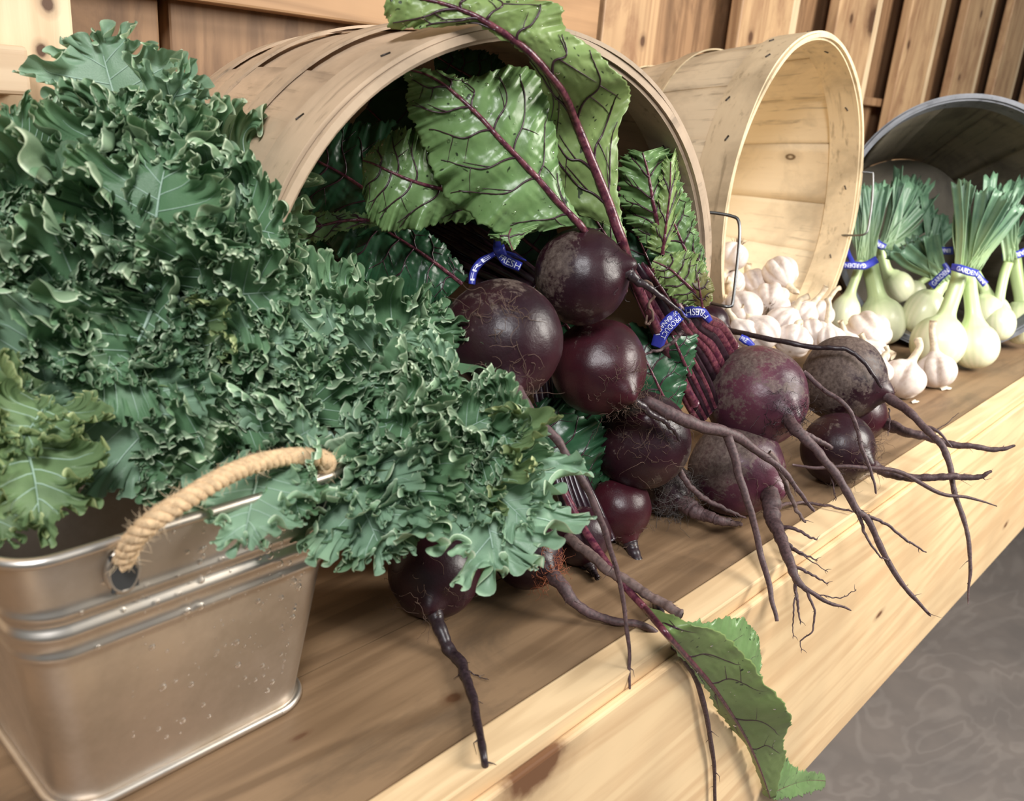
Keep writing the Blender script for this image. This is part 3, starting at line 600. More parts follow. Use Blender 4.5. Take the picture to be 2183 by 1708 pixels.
    if drops:
        rd = np.random.default_rng(seed + 50); pd = []
        for _ in range(drops):
            i_, j_ = int(rd.integers(4, nu - 4)), int(rd.integers(4, nV - 4)); nn_ = np.cross(V[i_ + 1, j_] - V[i_ - 1, j_], V[i_, j_ + 1] - V[i_, j_ - 1]); nn_ = nn_ * np.sign(nn_ @ VIEW(V[i_, j_])); ln_ = np.linalg.norm(nn_)
            if ln_ > 1e-12: pd.append(drop(V[i_, j_] + nn_ / ln_ * .0003, nn_, .0004 + .0013 * rd.random() ** 2.5))
        Vd, Fd, _ = merge(pd); tag(mesh('water_droplets', Vd, Fd, M_WATER, leaf), kind='stuff')
    return leaf
b1d = .60
bleaf(R_('9'), [(1320, 500, 1306, 484, 1334, 502, .650, 0, 0), (1296, 430, 1200, 440, 1318, 405, .645, .008, 0), (1262, 345, 1165, 375, 1318, 290, .635, .01, .004), (1228, 262, 1160, 300, 1342, 210, .622, .01, .006), (1195, 190, 1165, 205, 1328, 165, .585, .004, .006),
     (1135, 118, 1124, 124, 1255, 98, .560, .002, .01), (1085, 78, 1072, 84, 1202, 55, .548, 0, .012), (1035, 46, 1012, 54, 1192, 10, .542, .002, .012), (998, 27, 935, 58, 1120, -6, .540, .004, .012), (945, 8, 872, 62, 1040, -20, .538, .006, .01), (885, -6, 828, 55, 970, -50, .536, .008, .01), (830, -22, 818, 15, 860, -60, .535, .006, .01)],
     M_LG, 31, [(1482, 862, .795), (1440, 790, .77), (1395, 690, .725), (1350, 590, .685), (1324, 508, .650)], (.0046, .0040), ser=5, vr=.0007, veins=7, nu=150, drops=70)
bleaf(R_('4'), [(1238, 480, 1196, 484, 1242, 478, .625, 0, 0), (1195, 437, 1118, 500, 1202, 405, .618, .004, .004), (1145, 380, 1052, 492, 1190, 325, .610, .008, .006), (1103, 335, 975, 440, 1176, 240, .602, .012, .01), (1060, 290, 926, 378, 1160, 168, .595, .012, .014),
     (1021, 247, 902, 305, 1095, 138, .592, .01, .012), (985, 213, 872, 250, 1015, 165, .590, .008, .008), (948, 182, 868, 205, 975, 162, .588, .006, .004), (905, 158, 864, 168, 915, 148, .588, .004, .002), (853, 145, 850, 147, 856, 143, .588, 0, 0)],
     M_LM, 32, [(1330, 620, .72), (1280, 545, .665), (1240, 484, .625)], (.0036, .0028), ser=5, veins=6, nu=140, rip=.006, puck=.002, drops=90)
bleaf(R_('4'), [(1150, 470, 1120, 500, 1165, 460, .628, 0, 0), (1100, 480, 1075, 520, 1130, 470, .622, 0, .002), (1085, 500, 1040, 500, 1150, 480, .616, .004, .004), (1088, 520, 1078, 515, 1115, 505, .614, 0, .002), (1094, 534, 1092, 534, 1098, 532, .612, 0, 0)], M_LM, 33, None, (.001, .001), veins=2, ser=3)
bleaf(R_('3'), [(1035, 445, 1018, 470, 1040, 420, .645, 0, 0), (960, 410, 938, 478, 955, 330, .632, .006, .004), (885, 388, 850, 494, 905, 290, .622, .01, .008), (832, 366, 795, 478, 862, 272, .618, .01, .008), (798, 350, 776, 425, 812, 298, .618, .01, .006), (773, 342, 772, 352, 775, 335, .62, 0, 0)],
     M_LM, 34, None, (.002, .0018), ser=6, veins=5, rip=.007, drops=50)
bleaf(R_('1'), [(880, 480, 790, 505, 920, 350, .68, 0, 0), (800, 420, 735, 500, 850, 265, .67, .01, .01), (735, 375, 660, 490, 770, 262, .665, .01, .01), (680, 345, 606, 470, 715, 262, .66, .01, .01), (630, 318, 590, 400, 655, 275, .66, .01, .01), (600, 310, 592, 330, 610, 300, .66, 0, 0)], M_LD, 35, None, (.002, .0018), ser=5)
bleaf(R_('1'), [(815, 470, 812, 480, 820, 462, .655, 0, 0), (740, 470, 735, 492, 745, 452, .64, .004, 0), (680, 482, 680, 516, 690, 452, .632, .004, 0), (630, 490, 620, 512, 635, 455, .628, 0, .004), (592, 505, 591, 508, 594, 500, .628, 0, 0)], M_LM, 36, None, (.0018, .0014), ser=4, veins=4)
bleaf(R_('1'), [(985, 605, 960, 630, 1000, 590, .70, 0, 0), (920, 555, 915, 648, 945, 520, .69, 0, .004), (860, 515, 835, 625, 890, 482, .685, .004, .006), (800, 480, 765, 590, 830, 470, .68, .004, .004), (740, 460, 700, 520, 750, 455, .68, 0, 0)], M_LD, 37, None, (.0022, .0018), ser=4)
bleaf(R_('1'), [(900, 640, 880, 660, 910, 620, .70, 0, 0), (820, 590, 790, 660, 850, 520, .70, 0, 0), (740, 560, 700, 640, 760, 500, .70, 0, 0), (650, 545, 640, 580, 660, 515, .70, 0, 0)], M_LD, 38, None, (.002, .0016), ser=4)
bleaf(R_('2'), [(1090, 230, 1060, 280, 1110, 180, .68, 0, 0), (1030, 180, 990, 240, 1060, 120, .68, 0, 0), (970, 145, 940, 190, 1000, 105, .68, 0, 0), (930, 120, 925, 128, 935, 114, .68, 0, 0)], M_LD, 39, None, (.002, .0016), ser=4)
bleaf(R_('2'), [(1240, 420, 1140, 470, 1270, 330, .70, 0, 0), (1180, 330, 1090, 400, 1240, 220, .70, 0, 0), (1110, 260, 1060, 320, 1150, 170, .69, 0, 0), (1080, 200, 1070, 205, 1090, 190, .69, 0, 0)], M_LM, 40, None, (.002, .0016), ser=4)
bleaf(R_('2'), [(1330, 560, 1290, 560, 1345, 555, .705, 0, 0), (1290, 500, 1240, 520, 1320, 450, .695, 0, 0), (1250, 440, 1215, 470, 1280, 400, .69, 0, 0), (1215, 400, 1205, 410, 1222, 392, .69, 0, 0)], M_LM, 41, None, (.002, .0016), ser=4)
# leaves added deep in the basket, dark green standing in for shade
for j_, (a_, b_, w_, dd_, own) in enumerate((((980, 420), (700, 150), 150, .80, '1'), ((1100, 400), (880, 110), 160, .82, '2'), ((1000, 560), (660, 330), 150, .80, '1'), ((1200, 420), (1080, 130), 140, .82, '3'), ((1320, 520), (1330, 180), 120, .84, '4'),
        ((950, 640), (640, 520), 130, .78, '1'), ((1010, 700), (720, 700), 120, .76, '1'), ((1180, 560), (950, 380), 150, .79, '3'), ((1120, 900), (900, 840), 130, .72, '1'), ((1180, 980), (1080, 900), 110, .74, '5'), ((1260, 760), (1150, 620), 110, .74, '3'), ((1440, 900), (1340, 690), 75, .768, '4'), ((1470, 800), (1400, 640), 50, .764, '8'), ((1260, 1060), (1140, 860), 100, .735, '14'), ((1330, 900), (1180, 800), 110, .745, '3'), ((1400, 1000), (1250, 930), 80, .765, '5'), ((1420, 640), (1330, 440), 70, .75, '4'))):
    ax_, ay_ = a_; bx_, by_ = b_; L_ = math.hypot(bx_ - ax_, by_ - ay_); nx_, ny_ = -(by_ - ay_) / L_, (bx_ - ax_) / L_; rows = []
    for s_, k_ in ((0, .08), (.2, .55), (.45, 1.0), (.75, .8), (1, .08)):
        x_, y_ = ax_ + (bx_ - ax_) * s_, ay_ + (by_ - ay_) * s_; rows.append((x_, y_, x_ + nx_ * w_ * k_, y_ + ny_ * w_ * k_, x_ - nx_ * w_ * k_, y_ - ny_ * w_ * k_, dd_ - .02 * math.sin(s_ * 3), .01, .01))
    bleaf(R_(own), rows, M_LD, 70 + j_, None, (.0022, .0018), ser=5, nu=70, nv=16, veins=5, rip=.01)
# crumpled leaves on the right of the bunch, against the rim
bleaf(R_('8'), [(1412, 545, 1395, 545, 1425, 540, 0.710, 0, 0), (1402, 480, 1345, 485, 1425, 470, 0.700, .01, .01), (1392, 430, 1320, 425, 1422, 400, 0.690, .014, .012), (1382, 370, 1322, 345, 1438, 340, 0.685, .012, .016), (1370, 325, 1350, 318, 1415, 312, 0.680, .01, .01)], M_LM, 42, [(1530, 760, .82), (1470, 660, .78), (1412, 548, .73)], (.0028, .0024), ser=6, rip=.010, puck=.005)
bleaf(R_('8'), [(1412, 542, 1380, 530, 1440, 505, 0.707, 0, 0), (1420, 480, 1395, 460, 1452, 420, 0.697, 0, .01), (1428, 410, 1405, 380, 1446, 355, 0.690, 0, .01), (1430, 345, 1418, 330, 1440, 318, 0.685, 0, 0)], M_LG, 43, None, (.002, .0014), ser=6, rip=.010, veins=3)
bleaf(R_('8'), [(1500, 612, 1470, 620, 1515, 600, 0.725, 0, 0), (1462, 535, 1410, 550, 1490, 510, 0.710, 0, 0), (1435, 470, 1395, 490, 1475, 440, 0.705, 0, 0), (1410, 400, 1392, 410, 1445, 380, 0.700, 0, 0)], M_LM, 44, None, (.0022, .0018), ser=5, rip=.007)
bleaf(R_('8'), [(1512, 648, 1480, 654, 1520, 640, 0.720, 0, 0), (1470, 612, 1440, 640, 1500, 560, 0.710, .004, 0), (1430, 575, 1405, 600, 1465, 535, 0.705, .004, 0), (1392, 556, 1388, 562, 1398, 548, 0.705, 0, 0)], M_LG, 45, None, (.0022, .0018), ser=4, rip=.006)
bleaf(R_('8'), [(1498, 656, 1480, 648, 1512, 652, 0.717, 0, 0), (1492, 620, 1466, 615, 1522, 612, 0.710, .003, .003), (1486, 580, 1470, 578, 1500, 578, 0.710, 0, 0), (1480, 560, 1478, 562, 1483, 560, 0.710, 0, 0)], M_LY, 46, None, (.0014, .001), ser=2, veins=3, rip=.003)
bleaf(R_('8'), [(1505, 585, 1480, 585, 1500, 560, 0.715, 0, 0), (1490, 555, 1466, 560, 1500, 530, 0.710, 0, 0), (1478, 535, 1468, 540, 1490, 520, 0.710, 0, 0)], M_LM, 47, None, (.0012, .0008), ser=2, veins=2)
# the loose leaf hanging over the front of the bench
lb = empty('beet_leaf', P(1390, 1310, dT(1390, 1310)), 'single pale green beet leaf with purple stalk hanging over the front of the bench', 'leaf')
fd = lambda x, y, yy=.240: dF(x, y, yy)
bleaf(lb, [(1372, 1293, 1369, 1296, 1376, 1290, .628, 0, 0), (1415, 1345, 1411, 1350, 1460, 1325, fd(1415, 1345), 0, .0), (1462, 1398, 1455, 1404, 1540, 1352, fd(1462, 1398), 0, -.006), (1510, 1452, 1500, 1460, 1590, 1400, fd(1510, 1452), 0, -.012), (1546, 1502, 1523, 1503, 1640, 1465, fd(1546, 1502), .004, -.014), (1580, 1555, 1550, 1542, 1687, 1526, fd(1580, 1555), .004, -.014),
     (1606, 1606, 1590, 1588, 1672, 1570, fd(1606, 1606), .004, -.010), (1628, 1660, 1614, 1646, 1672, 1620, fd(1628, 1660), .002, -.006), (1642, 1702, 1630, 1696, 1652, 1700, fd(1642, 1702), 0, 0)],
     M_LG, 51, [(1196, 1035, .70), (1240, 1120, .685), (1300, 1210, .655), (1345, 1265, .64), (1374, 1296, .628)], (.0034, .0026), ser=4, veins=5, rip=.003, vr=.0006, drops=30)
bleaf(lb, [(1425, 1335, 1420, 1345, 1440, 1325, fd(1425, 1335), .0, 0), (1490, 1370, 1480, 1390, 1505, 1326, fd(1490, 1370), .004, .01), (1550, 1400, 1540, 1430, 1570, 1316, fd(1550, 1400), .004, .012), (1590, 1425, 1585, 1455, 1612, 1350, fd(1590, 1425), .004, .012), (1605, 1445, 1600, 1460, 1622, 1410, fd(1605, 1445), .004, .01), (1612, 1455, 1610, 1460, 1618, 1450, fd(1612, 1455), 0, 0)], M_LM, 52, None, (.001, .0006), ser=5, veins=3, vr=.0004)
bleaf(lb, [(1652, 1688, 1642, 1705, 1668, 1610, fd(1652, 1688), 0, .006), (1690, 1672, 1690, 1700, 1700, 1640, fd(1690, 1672), 0, .004), (1725, 1664, 1725, 1690, 1730, 1646, fd(1725, 1664), 0, 0), (1760, 1665, 1758, 1680, 1758, 1652, fd(1760, 1665), 0, 0)], M_LM, 53, None, (.0008, .0005), ser=4, veins=3, vr=.0003)
# tied stalks
r = np.random.default_rng(5)
for k in range(13):       # the dark bunch behind the two topmost beets
    s_ = k / 12; own = ['1', '3', '2'][k % 3]
    stalk(R_(own), [(1120 + 30 * s_, 640 - 50 * s_, .69), (1010 + 60 * s_ * 1.0, 600 - 75 * s_, .70 + .008 * (k % 3)), (920 + 90 * s_, 560 - 75 * s_, .72), (800 + 150 * s_, 510 - 60 * s_, .76)], [.0034, .003, .0026, .002], M_STALKD, 'stalk', k)
for k in range(16):       # the bunch tied with the band reading product of Canada, two layers deep
    lay = k // 9; s_ = (k % 9) / 8 if lay == 0 else (k - 9 + .5) / 7; z = -.008 * math.sin(s_ * math.pi) + .010 * lay; own = ['8', '9', '10', '15'][k % 4]
    stalk(R_(own), [(1492 + 72 * s_, 852 - 112 * s_, .835 + z), (1462 + 72 * s_, 788 - 92 * s_, .795 + z), (1418 + 76 * s_, 722 - 52 * s_, .752 + z), (1372 + 74 * s_, 645 - 50 * s_, .745 + z), (1330 + 66 * s_, 575 - 50 * s_, .742 + z), (1275 + 80 * s_, 470 - 25 * s_, .75), (1210 + 130 * s_, 380 - 20 * s_, .77)],
          [.0054, .0052, .0048, .0042, .0036, .0028, .002], M_STALK if (k * 5) % 3 else M_STALKD, 'stalk', k + 20)
for k in range(8):
    stalk(R_('9'), [(1492 + 5 * k, 905 - 6 * k, .815), (1458 + 7 * k, 848 - 6 * k, .79), (1412 + 7 * k, 745 - 3 * k, .752 + .003 * (k % 2)), (1362 + 7 * k, 640, .738 + .003 * (k % 2)), (1322 + 8 * k, 520, .74)], [.003, .0028, .0024, .002, .0014], M_STALKD if k % 2 else M_STALK, 'stalk', k + 40)
for k in range(7):        # stalks running back under the small beets
    stalk(R_(['14', '5'][k % 2]), [(1250 + 9 * k, 1225 - 12 * k, .715), (1215 + 9 * k, 1120 - 8 * k, .712), (1180 + 10 * k, 1000, .72), (1150 + 12 * k, 880, .735), (1130 + 14 * k, 760, .75)], [.0036, .0034, .003, .0026, .002], M_STALKD, 'stalk', k + 60)
# ------------------------------------------------------------------ printed bands
M_BAND = simple('blue_band', (.035, .045, .36), .35, 0, 90, .2)
M_BANDT = simple('band_print', (.78, .80, .95), .4)
def textmesh(s):
    cu = bpy.data.curves.new('t', 'FONT'); cu.body = s; cu.size = 1; cu.resolution_u = 3; o = bpy.data.objects.new('t', cu); COL.objects.link(o)
    bpy.context.view_layer.update(); me = bpy.data.meshes.new_from_object(o.evaluated_get(bpy.context.evaluated_depsgraph_get()))
    v = np.array([x.co[:] for x in me.vertices]); f = [tuple(p.vertices) for p in me.polygons]; bpy.data.objects.remove(o); bpy.data.curves.remove(cu); bpy.data.meshes.remove(me); return v, f
def strip(parent, spec, hw, texts=(), name='band_strip', flip=False, taper=None):
    n = 48; rows = np.array([[a[0], a[1], a[2]] for a in spec], float); A = spline(rows, n)
    t = np.gradient(A[:, :2], axis=0); t /= np.linalg.norm(t, axis=1)[:, None]; w = np.stack([-t[:, 1], t[:, 0]], 1)
    hws = np.interp(np.linspace(0, 1, n), np.linspace(0, 1, len(np.atleast_1d(hw))), np.atleast_1d(hw))
    def f_(u, v, off=0):
        i = u * (n - 1); a = [np.interp(i, range(n), A[:, k]) for k in range(3)]; ww = [np.interp(i, range(n), w[:, k]) for k in range(2)]; h = np.interp(i, range(n), hws)
        return P(a[0] + ww[0] * v * h, a[1] + ww[1] * v * h, a[2] + .0012 * v * v + off)
    V = [f_(i / (n - 1), v) for i in range(n) for v in np.linspace(-1, 1, 5)]
    o = mesh(name, V, [tuple(x) for x in gridf(n, 5)], M_BAND, parent); s_ = o.modifiers.new('thickness', 'SOLIDIFY'); s_.thickness = .0006; s_.offset = 0
    ln = np.sum(np.linalg.norm(np.diff(A[:, :2], axis=0), axis=1))
    for (txt, u0, u1, v0, v1) in texts:
        tv, tf = textmesh(txt); x = tv[:, 0] - tv[:, 0].min(); x /= x.max(); y = tv[:, 1] - tv[:, 1].min(); y /= y.max()
        if flip: x = 1 - x; y = 1 - y
        V = [f_(u0 + (u1 - u0) * a, v1 + (v0 - v1) * b, -.0010) for a, b in zip(x, y)]
        mesh('printing', V, tf, M_BANDT, o, False)
    return o
def band(name, label, at, group=None): return empty(name, at, label, 'tie', group)
t1 = band('band_tie', 'blue band printed FRESH tying the dark beet stems above the biggest beet', P(1040, 560, .66))
strip(t1, [(1006, 606, .640), (1010, 580, .642), (1026, 558, .644), (1054, 541, .648)], [7, 8, 8, 5], [('FRE', .1, .9, -.6, .6)])
strip(t1, [(1062, 512, .650), (1064, 530, .640), (1074, 548, .642)], [9, 13, 8], name='bow_knot')
strip(t1, [(1060, 540, .642), (1080, 556, .636), (1110, 570, .64)], [5, 12, 10], [('FRESH', .18, .98, -.62, .62)])
strip(t1, [(1078, 538, .645), (1098, 545, .645), (1122, 556, .65)], [3, 4, 1], name='band_end')
t2 = band('band_tie', 'blue band printed PRODUCT OF CANADA around the purple beet stems', P(1440, 700, .74))
strip(t2, [(1400, 740, .735), (1412, 708, .728), (1432, 684, .725), (1456, 664, .728)], [13, 15, 16, 13], [('PRODUCT', .2, .85, .05, .8), ('OF CANADA', .22, .92, -.75, -.15)], flip=True)
strip(t2, [(1460, 667, .735), (1480, 665, .735), (1498, 668, .74), (1514, 686, .75)], [12, 12, 11, 6], [('FRESH', .04, .85, -.6, .6)], flip=True)
t3 = band('band_tie', 'small blue band end sticking out behind the large pinkish beet', P(1592, 728, .93))
strip(t3, [(1578, 719, .93), (1590, 726, .93), (1606, 738, .935)], [7, 9, 5], [('FRE', .1, .6, -.5, .5)])
# ------------------------------------------------------------------ garlic
M_GAR = NT('garlic_skin'); m = M_GAR; v = m.co(); nz = m.noise(v, 70, 6, .65); st_ = m.attr('streak')
c = m.mix(m.ramp(nz, [(.35, 0.0), (.7, .7)]), (.78, .70, .64), (.50, .39, .35)); c = m.mix(m.math('MULTIPLY', st_, .35), c, (.42, .27, .30))
c = m.mix(m.ramp(m.noise(v, 34, 5, .7), [(.52, 0.0), (.70, .7)]), c, (.45, .34, .24)); m.set(Base_Color=c, Roughness=.42); m.bump(nz, .25, .0008); M_GAR = m.m
M_GNECK = simple('garlic_neck', (.66, .55, .40), .6, 0, 160, .3); M_GROOT = simple('garlic_root_tuft', (.22, .15, .10), .85)
def lump(c, R, axis, seed, lobes=8, squash=.86, lob=.115, top=.42, nt=40, nph=64):
    """a bulb with cloves; axis points to the neck"""
    ax = nrm(axis); a = nrm(np.cross(ax, [.31, .2, .9])); b = np.cross(ax, a); r = np.random.default_rng(seed); V = []; S_ = []
    ph = np.arange(nph) / nph * 2 * math.pi; off = r.random() * 6
    lv = np.abs(np.sin(ph * lobes / 2 + off)) ** .6 + .15 * np.sin(ph * 3 + off)
    for i in range(nt):
        t = i / (nt - 1); th = math.pi * (1 - t)     # from root to neck
        z = -math.cos(math.pi * t) * squash; rad = math.sin(math.pi * t) ** .8
        if t > .78: z += ((t - .78) / .22) ** 2 * top; rad = max(rad * (1 - .35 * (t - .78) / .22), .16)
        w = math.sin(math.pi * min(1, t * 1.05)) if t < .95 else 0
        k = 1 + lob * (lv - .7) * w * 2
        V += list(c + R * (z * ax + (rad * k)[:, None] * (np.cos(ph)[:, None] * a + np.sin(ph)[:, None] * b)))
        S_ += list(np.clip((1 - lv) * w, 0, 1) * (.6 + .4 * np.sin(ph * 17 + off)))
    return V, [tuple(x) for x in gridf(nt, nph, False, True)] + [tuple(range(nph))[::-1]], S_, ax, c + R * (squash + top) * ax
def garlic(label, px, py, r, d, tip, seed, neck=None, tuft=False):
    c = P(px, py, d); R = r * d / F; tp = P(tip[0], tip[1], d + tip[2])
    R *= 1.15; e_ = empty('garlic_bulb', (c[0], c[1], max(0, c[2] - R)), label, 'garlic', 'garlic bulbs spilling from the pale basket')
    V, Fc, S_, ax, top = lump(c, R * .97, tp - c, seed, lobes=7 + seed % 4)
    mesh('bulb', V, Fc, M_GAR, e_, True, {'streak': S_})
    L = neck if neck else .45; q = np.array([top - ax * R * .35, top, top + ax * R * L * .6 + RNG.normal(size=3) * R * .06, top + ax * R * L + RNG.normal(size=3) * R * .12])
    v, f = tube(spline(q, 14), [R * .26, R * .19, R * .16, R * .19], 9); mesh('neck', v, f, M_GNECK, e_)
    if tuft:
        parts = []
        for k in range(60):
            d0 = nrm(-ax + RNG.normal(size=3) * .35); p0 = c - ax * R * .8 + (d0 + ax * (d0 @ -ax)) * R * .35; parts.append(tube([p0, p0 + d0 * R * .22, p0 + d0 * R * .38 + RNG.normal(size=3) * R * .08], [.0004, .0003, .0001], 3, False))
        V, Fc, _ = merge(parts); tag(mesh('root_tuft', V, Fc, M_GROOT, e_), kind='stuff')
GS = [('garlic bulb with a brown root tuft high against the left rim, behind the wire handle', 1562, 545, 29, 1.13, (1540, 590, .0), None, True),
      ('purple-streaked garlic bulb topmost in the middle of the heap in the basket', 1662, 583, 34, 1.20, (1690, 620, -.02), None, False),
      ('shiny garlic bulb just below and left of the purple-streaked top one', 1640, 645, 38, 1.17, (1640, 610, .05), None, True),
      ('garlic bulb half hidden behind the left of the purple-streaked top one', 1608, 607, 31, 1.22, (1590, 570, .02), None, False),
      ('garlic bulb low on the left of the heap beside the handle end', 1580, 662, 40, 1.11, (1560, 620, .01), None, False),
      ('garlic bulb inside the left rim between the two handle corners', 1556, 600, 28, 1.15, (1575, 560, .01), None, False),
      ('small dusty garlic bulb with a torn neck right of the shiny one', 1710, 672, 30, 1.21, (1740, 640, 0), 1.0, False),
      ('garlic bulb with ragged skin in the centre of the heap', 1672, 690, 34, 1.14, (1700, 650, -.01), None, False),
      ('garlic bulb directly above the large pinkish beet', 1622, 712, 38, 1.09, (1600, 680, 0), None, False),
      ('garlic bulb above the gap between the two right-hand beets', 1690, 728, 34, 1.10, (1700, 690, .02), None, False),
      ('greyish garlic bulb right behind the long dark root', 1735, 712, 30, 1.17, (1730, 680, .02), None, False),
      ('garlic bulb with a long upright neck rising behind the brown pointed beet', 1766, 724, 30, 1.16, (1765, 690, 0), 1.5, False),
      ('garlic bulb with a stubby cut neck by the foot of the basket rim', 1748, 668, 26, 1.26, (1766, 640, 0), 1.2, False),
      ('large rounded garlic bulb in front of the left onions', 1848, 712, 43, 1.30, (1870, 735, -.03), None, True),
      ('garlic bulb tucked under the large rounded one', 1857, 757, 32, 1.24, (1845, 735, -.01), None, True),
      ('garlic bulb at the top right edge of the brown pointed beet', 1872, 792, 26, 1.20, (1880, 770, 0), None, False),
      ('bright white garlic bulb on the bench, its neck leaning right', 1924, 808, 40, 1.222, (1955, 750, .01), .9, False),
      ('garlic bulb standing alone at the far right with a long slanted stem', 1996, 791, 37, 1.283, (1992, 745, 0), 1.3, False),
      ('garlic bulb partly hidden at the bottom of the heap behind the left onions', 1805, 735, 26, 1.27, (1800, 710, 0), None, False),
      ('garlic bulb lying deep in the basket against the pale slats', 1628, 610, 26, 1.32, (1640, 580, 0), None, False),
      ('small garlic bulb low in the heap beside the blue band end', 1582, 712, 30, 1.08, (1570, 690, 0), None, False)]
for i, g in enumerate(GS): garlic(g[0], g[1], g[2], g[3], g[4], g[5], 300 + i, g[6], g[7])
M_SKIN = simple('papery_skin', (.85, .76, .64), .6)
for px, py, s_ in ((2015, 829, .012), (1950, 858, .008), (1996, 752, .006)):
    c = P(px, py, dT(px, py, .001)); n_ = 14; th = np.arange(n_) / n_ * 6.283; rr_ = s_ * (1 + .35 * n1(np.arange(n_) / n_, int(px), 2))
    if py > 800: tag(mesh('garlic_skin', np.vstack([np.stack([c[0] + rr_ * np.cos(th), c[1] + .55 * rr_ * np.sin(th), .0012 + .0016 * np.abs(np.sin(th * 2))], 1), [[c[0], c[1], .0035]]]), [(i, (i + 1) % n_, n_) for i in range(n_)], M_SKIN), 'scrap of garlic skin on the bench ' + ('below the far right garlic bulb' if px > 2000 else 'in front of the bright white garlic bulb'), 'skin', 'scraps of garlic skin')
# ------------------------------------------------------------------ onions
M_ON = NT('onion_skin'); m = M_ON; h_ = m.attr('green'); nz = m.noise(m.co(), 40, 4)
c = m.mix(h_, (.88, .86, .64), (.50, .66, .28)); c = m.mix(m.ramp(nz, [(.4, 0.0), (.75, .3)]), c, (.60, .66, .40)); c = m.mix(m.math('MULTIPLY', m.attr('streak'), .35), c, (.42, .56, .25)); m.set(Base_Color=c, Roughness=.28); M_ON = m.m
M_ONL = NT('onion_leaf'); m = M_ONL; h_ = m.attr('green'); nz = m.noise(m.co(), 60, 4); c = m.mix(h_, (.52, .66, .34), (.095, .185, .115)); c = m.mix(m.ramp(nz, [(.35, 0.0), (.7, .4)]), c, (.20, .34, .20)); m.set(Base_Color=c, Roughness=.4); m.bump(nz, .3, .001); M_ONL = m.m
def onion(label, px, py, rx, d, neck, seed, elong=1.0, neckr=.30):
    """neck: list of px points from the top of the bulb to the tie"""
    c = P(px, py, d); R = rx * d / F; n0 = P(neck[0][0], neck[0][1], d + neck[0][2]); ax = nrm(n0 - c)
    e_ = empty('spring_onion', (c[0], c[1], max(0, c[2] - R)), label, 'onion', 'green-topped onions in front of the grey basket')
    a = nrm(np.cross(ax, [.3, .2, .9])); b = np.cross(ax, a); V = []; G = []; K = []; nt, nph = 44, 40; ph = np.arange(nph) / nph * 6.283
    pts = [c + ax * R * .6 * elong] + [P(q[0], q[1], d + q[2]) for q in neck]; path = spline(pts, 40)
    for i in range(30):       # globe
        t = i / 29 * .80; z = -math.cos(math.pi * t) * elong; rad = math.sin(math.pi * t) ** .85
        V += list(c + R * (z * ax + rad * (1 + .012 * np.sin(ph * 5 + seed))[:, None] * (np.cos(ph)[:, None] * a + np.sin(ph)[:, None] * b))); G += [max(0, (t - .55) * 2.2)] * nph; K += list(.5 + .5 * np.sin(ph * 19))
    z0 = V[-nph:]; r0 = math.sin(math.pi * .8) ** .85 * R; pc = c + R * (-math.cos(math.pi * .8) * elong) * ax
    path = spline([pc] + [P(q[0], q[1], d + q[2]) for q in neck], 26); t_ = np.gradient(path, axis=0); t_ /= np.linalg.norm(t_, axis=1)[:, None]; aa = a
    for i in range(1, 26):
        aa = aa - t_[i] * (aa @ t_[i]); aa /= np.linalg.norm(aa); bb = np.cross(t_[i], aa); s_ = i / 25; rr_ = R * neckr + (r0 - R * neckr) * (1 - min(1, s_ * 2.0)) ** 2.2
        V += list(path[i] + rr_ * (1 + .05 * np.sin(ph * 4 + seed))[:, None] * (np.cos(ph)[:, None] * aa + np.sin(ph)[:, None] * bb)); G += [min(1, .55 + .5 * s_)] * nph; K += list(.5 + .5 * np.sin(ph * 19))
    mesh('bulb', V, [tuple(x) for x in gridf(55, nph, False, True)] + [tuple(54 * nph + j for j in range(nph))], M_ON, e_, True, {'green': G, 'streak': K})
    return e_, d, path[-1]
def blades(e_, d, base, tips, seed, w=8.5, base_g=.15, off=0):
    """cut leaves fanning from a tie; tips are (px, py, depth offset)"""
    r = np.random.default_rng(seed)
    for (tx, ty, tz) in tips:
        b0 = (base[0] + r.normal() * 6, base[1] + r.normal() * 3, d + off); mid = ((b0[0] * .45 + tx * .55) + r.normal() * 6, (b0[1] * .5 + ty * .5) + r.normal() * 4, d + off + tz * .5 - .004 * r.random())
        p = pxpath([b0, mid, (tx, ty, d + off + tz)], 16); t = np.gradient(p, axis=0); t /= np.linalg.norm(t, axis=1)[:, None]; vw = nrm(VIEW(p[0]) + r.normal(size=3) * .45); V = []; G = []
        ww = np.linspace(w * .8, w * (1.15 + .6 * r.random()), 16) * d / F; V2 = []
        for i in range(16):
            sd = nrm(np.cross(t[i], vw)); up = np.cross(sd, t[i]); thick = ww[i] * .16
            for j, x in enumerate((-1, -.5, 0, .5, 1)):
                V.append(p[i] + sd * ww[i] * x * .95 + up * (abs(x) * ww[i] * .55) + t[i] * (ww[i] * .5 * r.normal() * (i == 15))); G.append(base_g + (1 - base_g) * min(1, i / 10))
        o = mesh('leaf', V, [tuple(q) for q in gridf(16, 5)], M_ONL, e_, True, {'green': G}); s_ = o.modifiers.new('thickness', 'SOLIDIFY'); s_.thickness = .0009; s_.offset = 0
def fan(x0, y0, x1, y1, n, dz=0, seed=0, j=8):
    r = np.random.default_rng(seed); return [(x0 + (x1 - x0) * (k / (n - 1)) + r.normal() * j * .4, y0 + (y1 - y0) * (k / (n - 1)) + r.normal() * j, dz + r.normal() * .012) for k in range(n)]
o1 = onion('slim green onion bulb at the left, half behind the pale basket rim', 1800, 668, 31, 1.46, [(1815, 618, 0), (1830, 575, 0), (1832, 555, 0)], 1, 1.25)
o2 = onion('bright round onion left of centre, above the large garlic bulb', 1879, 686, 50, 1.49, [(1868, 625, 0), (1857, 575, 0), (1853, 555, 0)], 2, 1.0, .34)
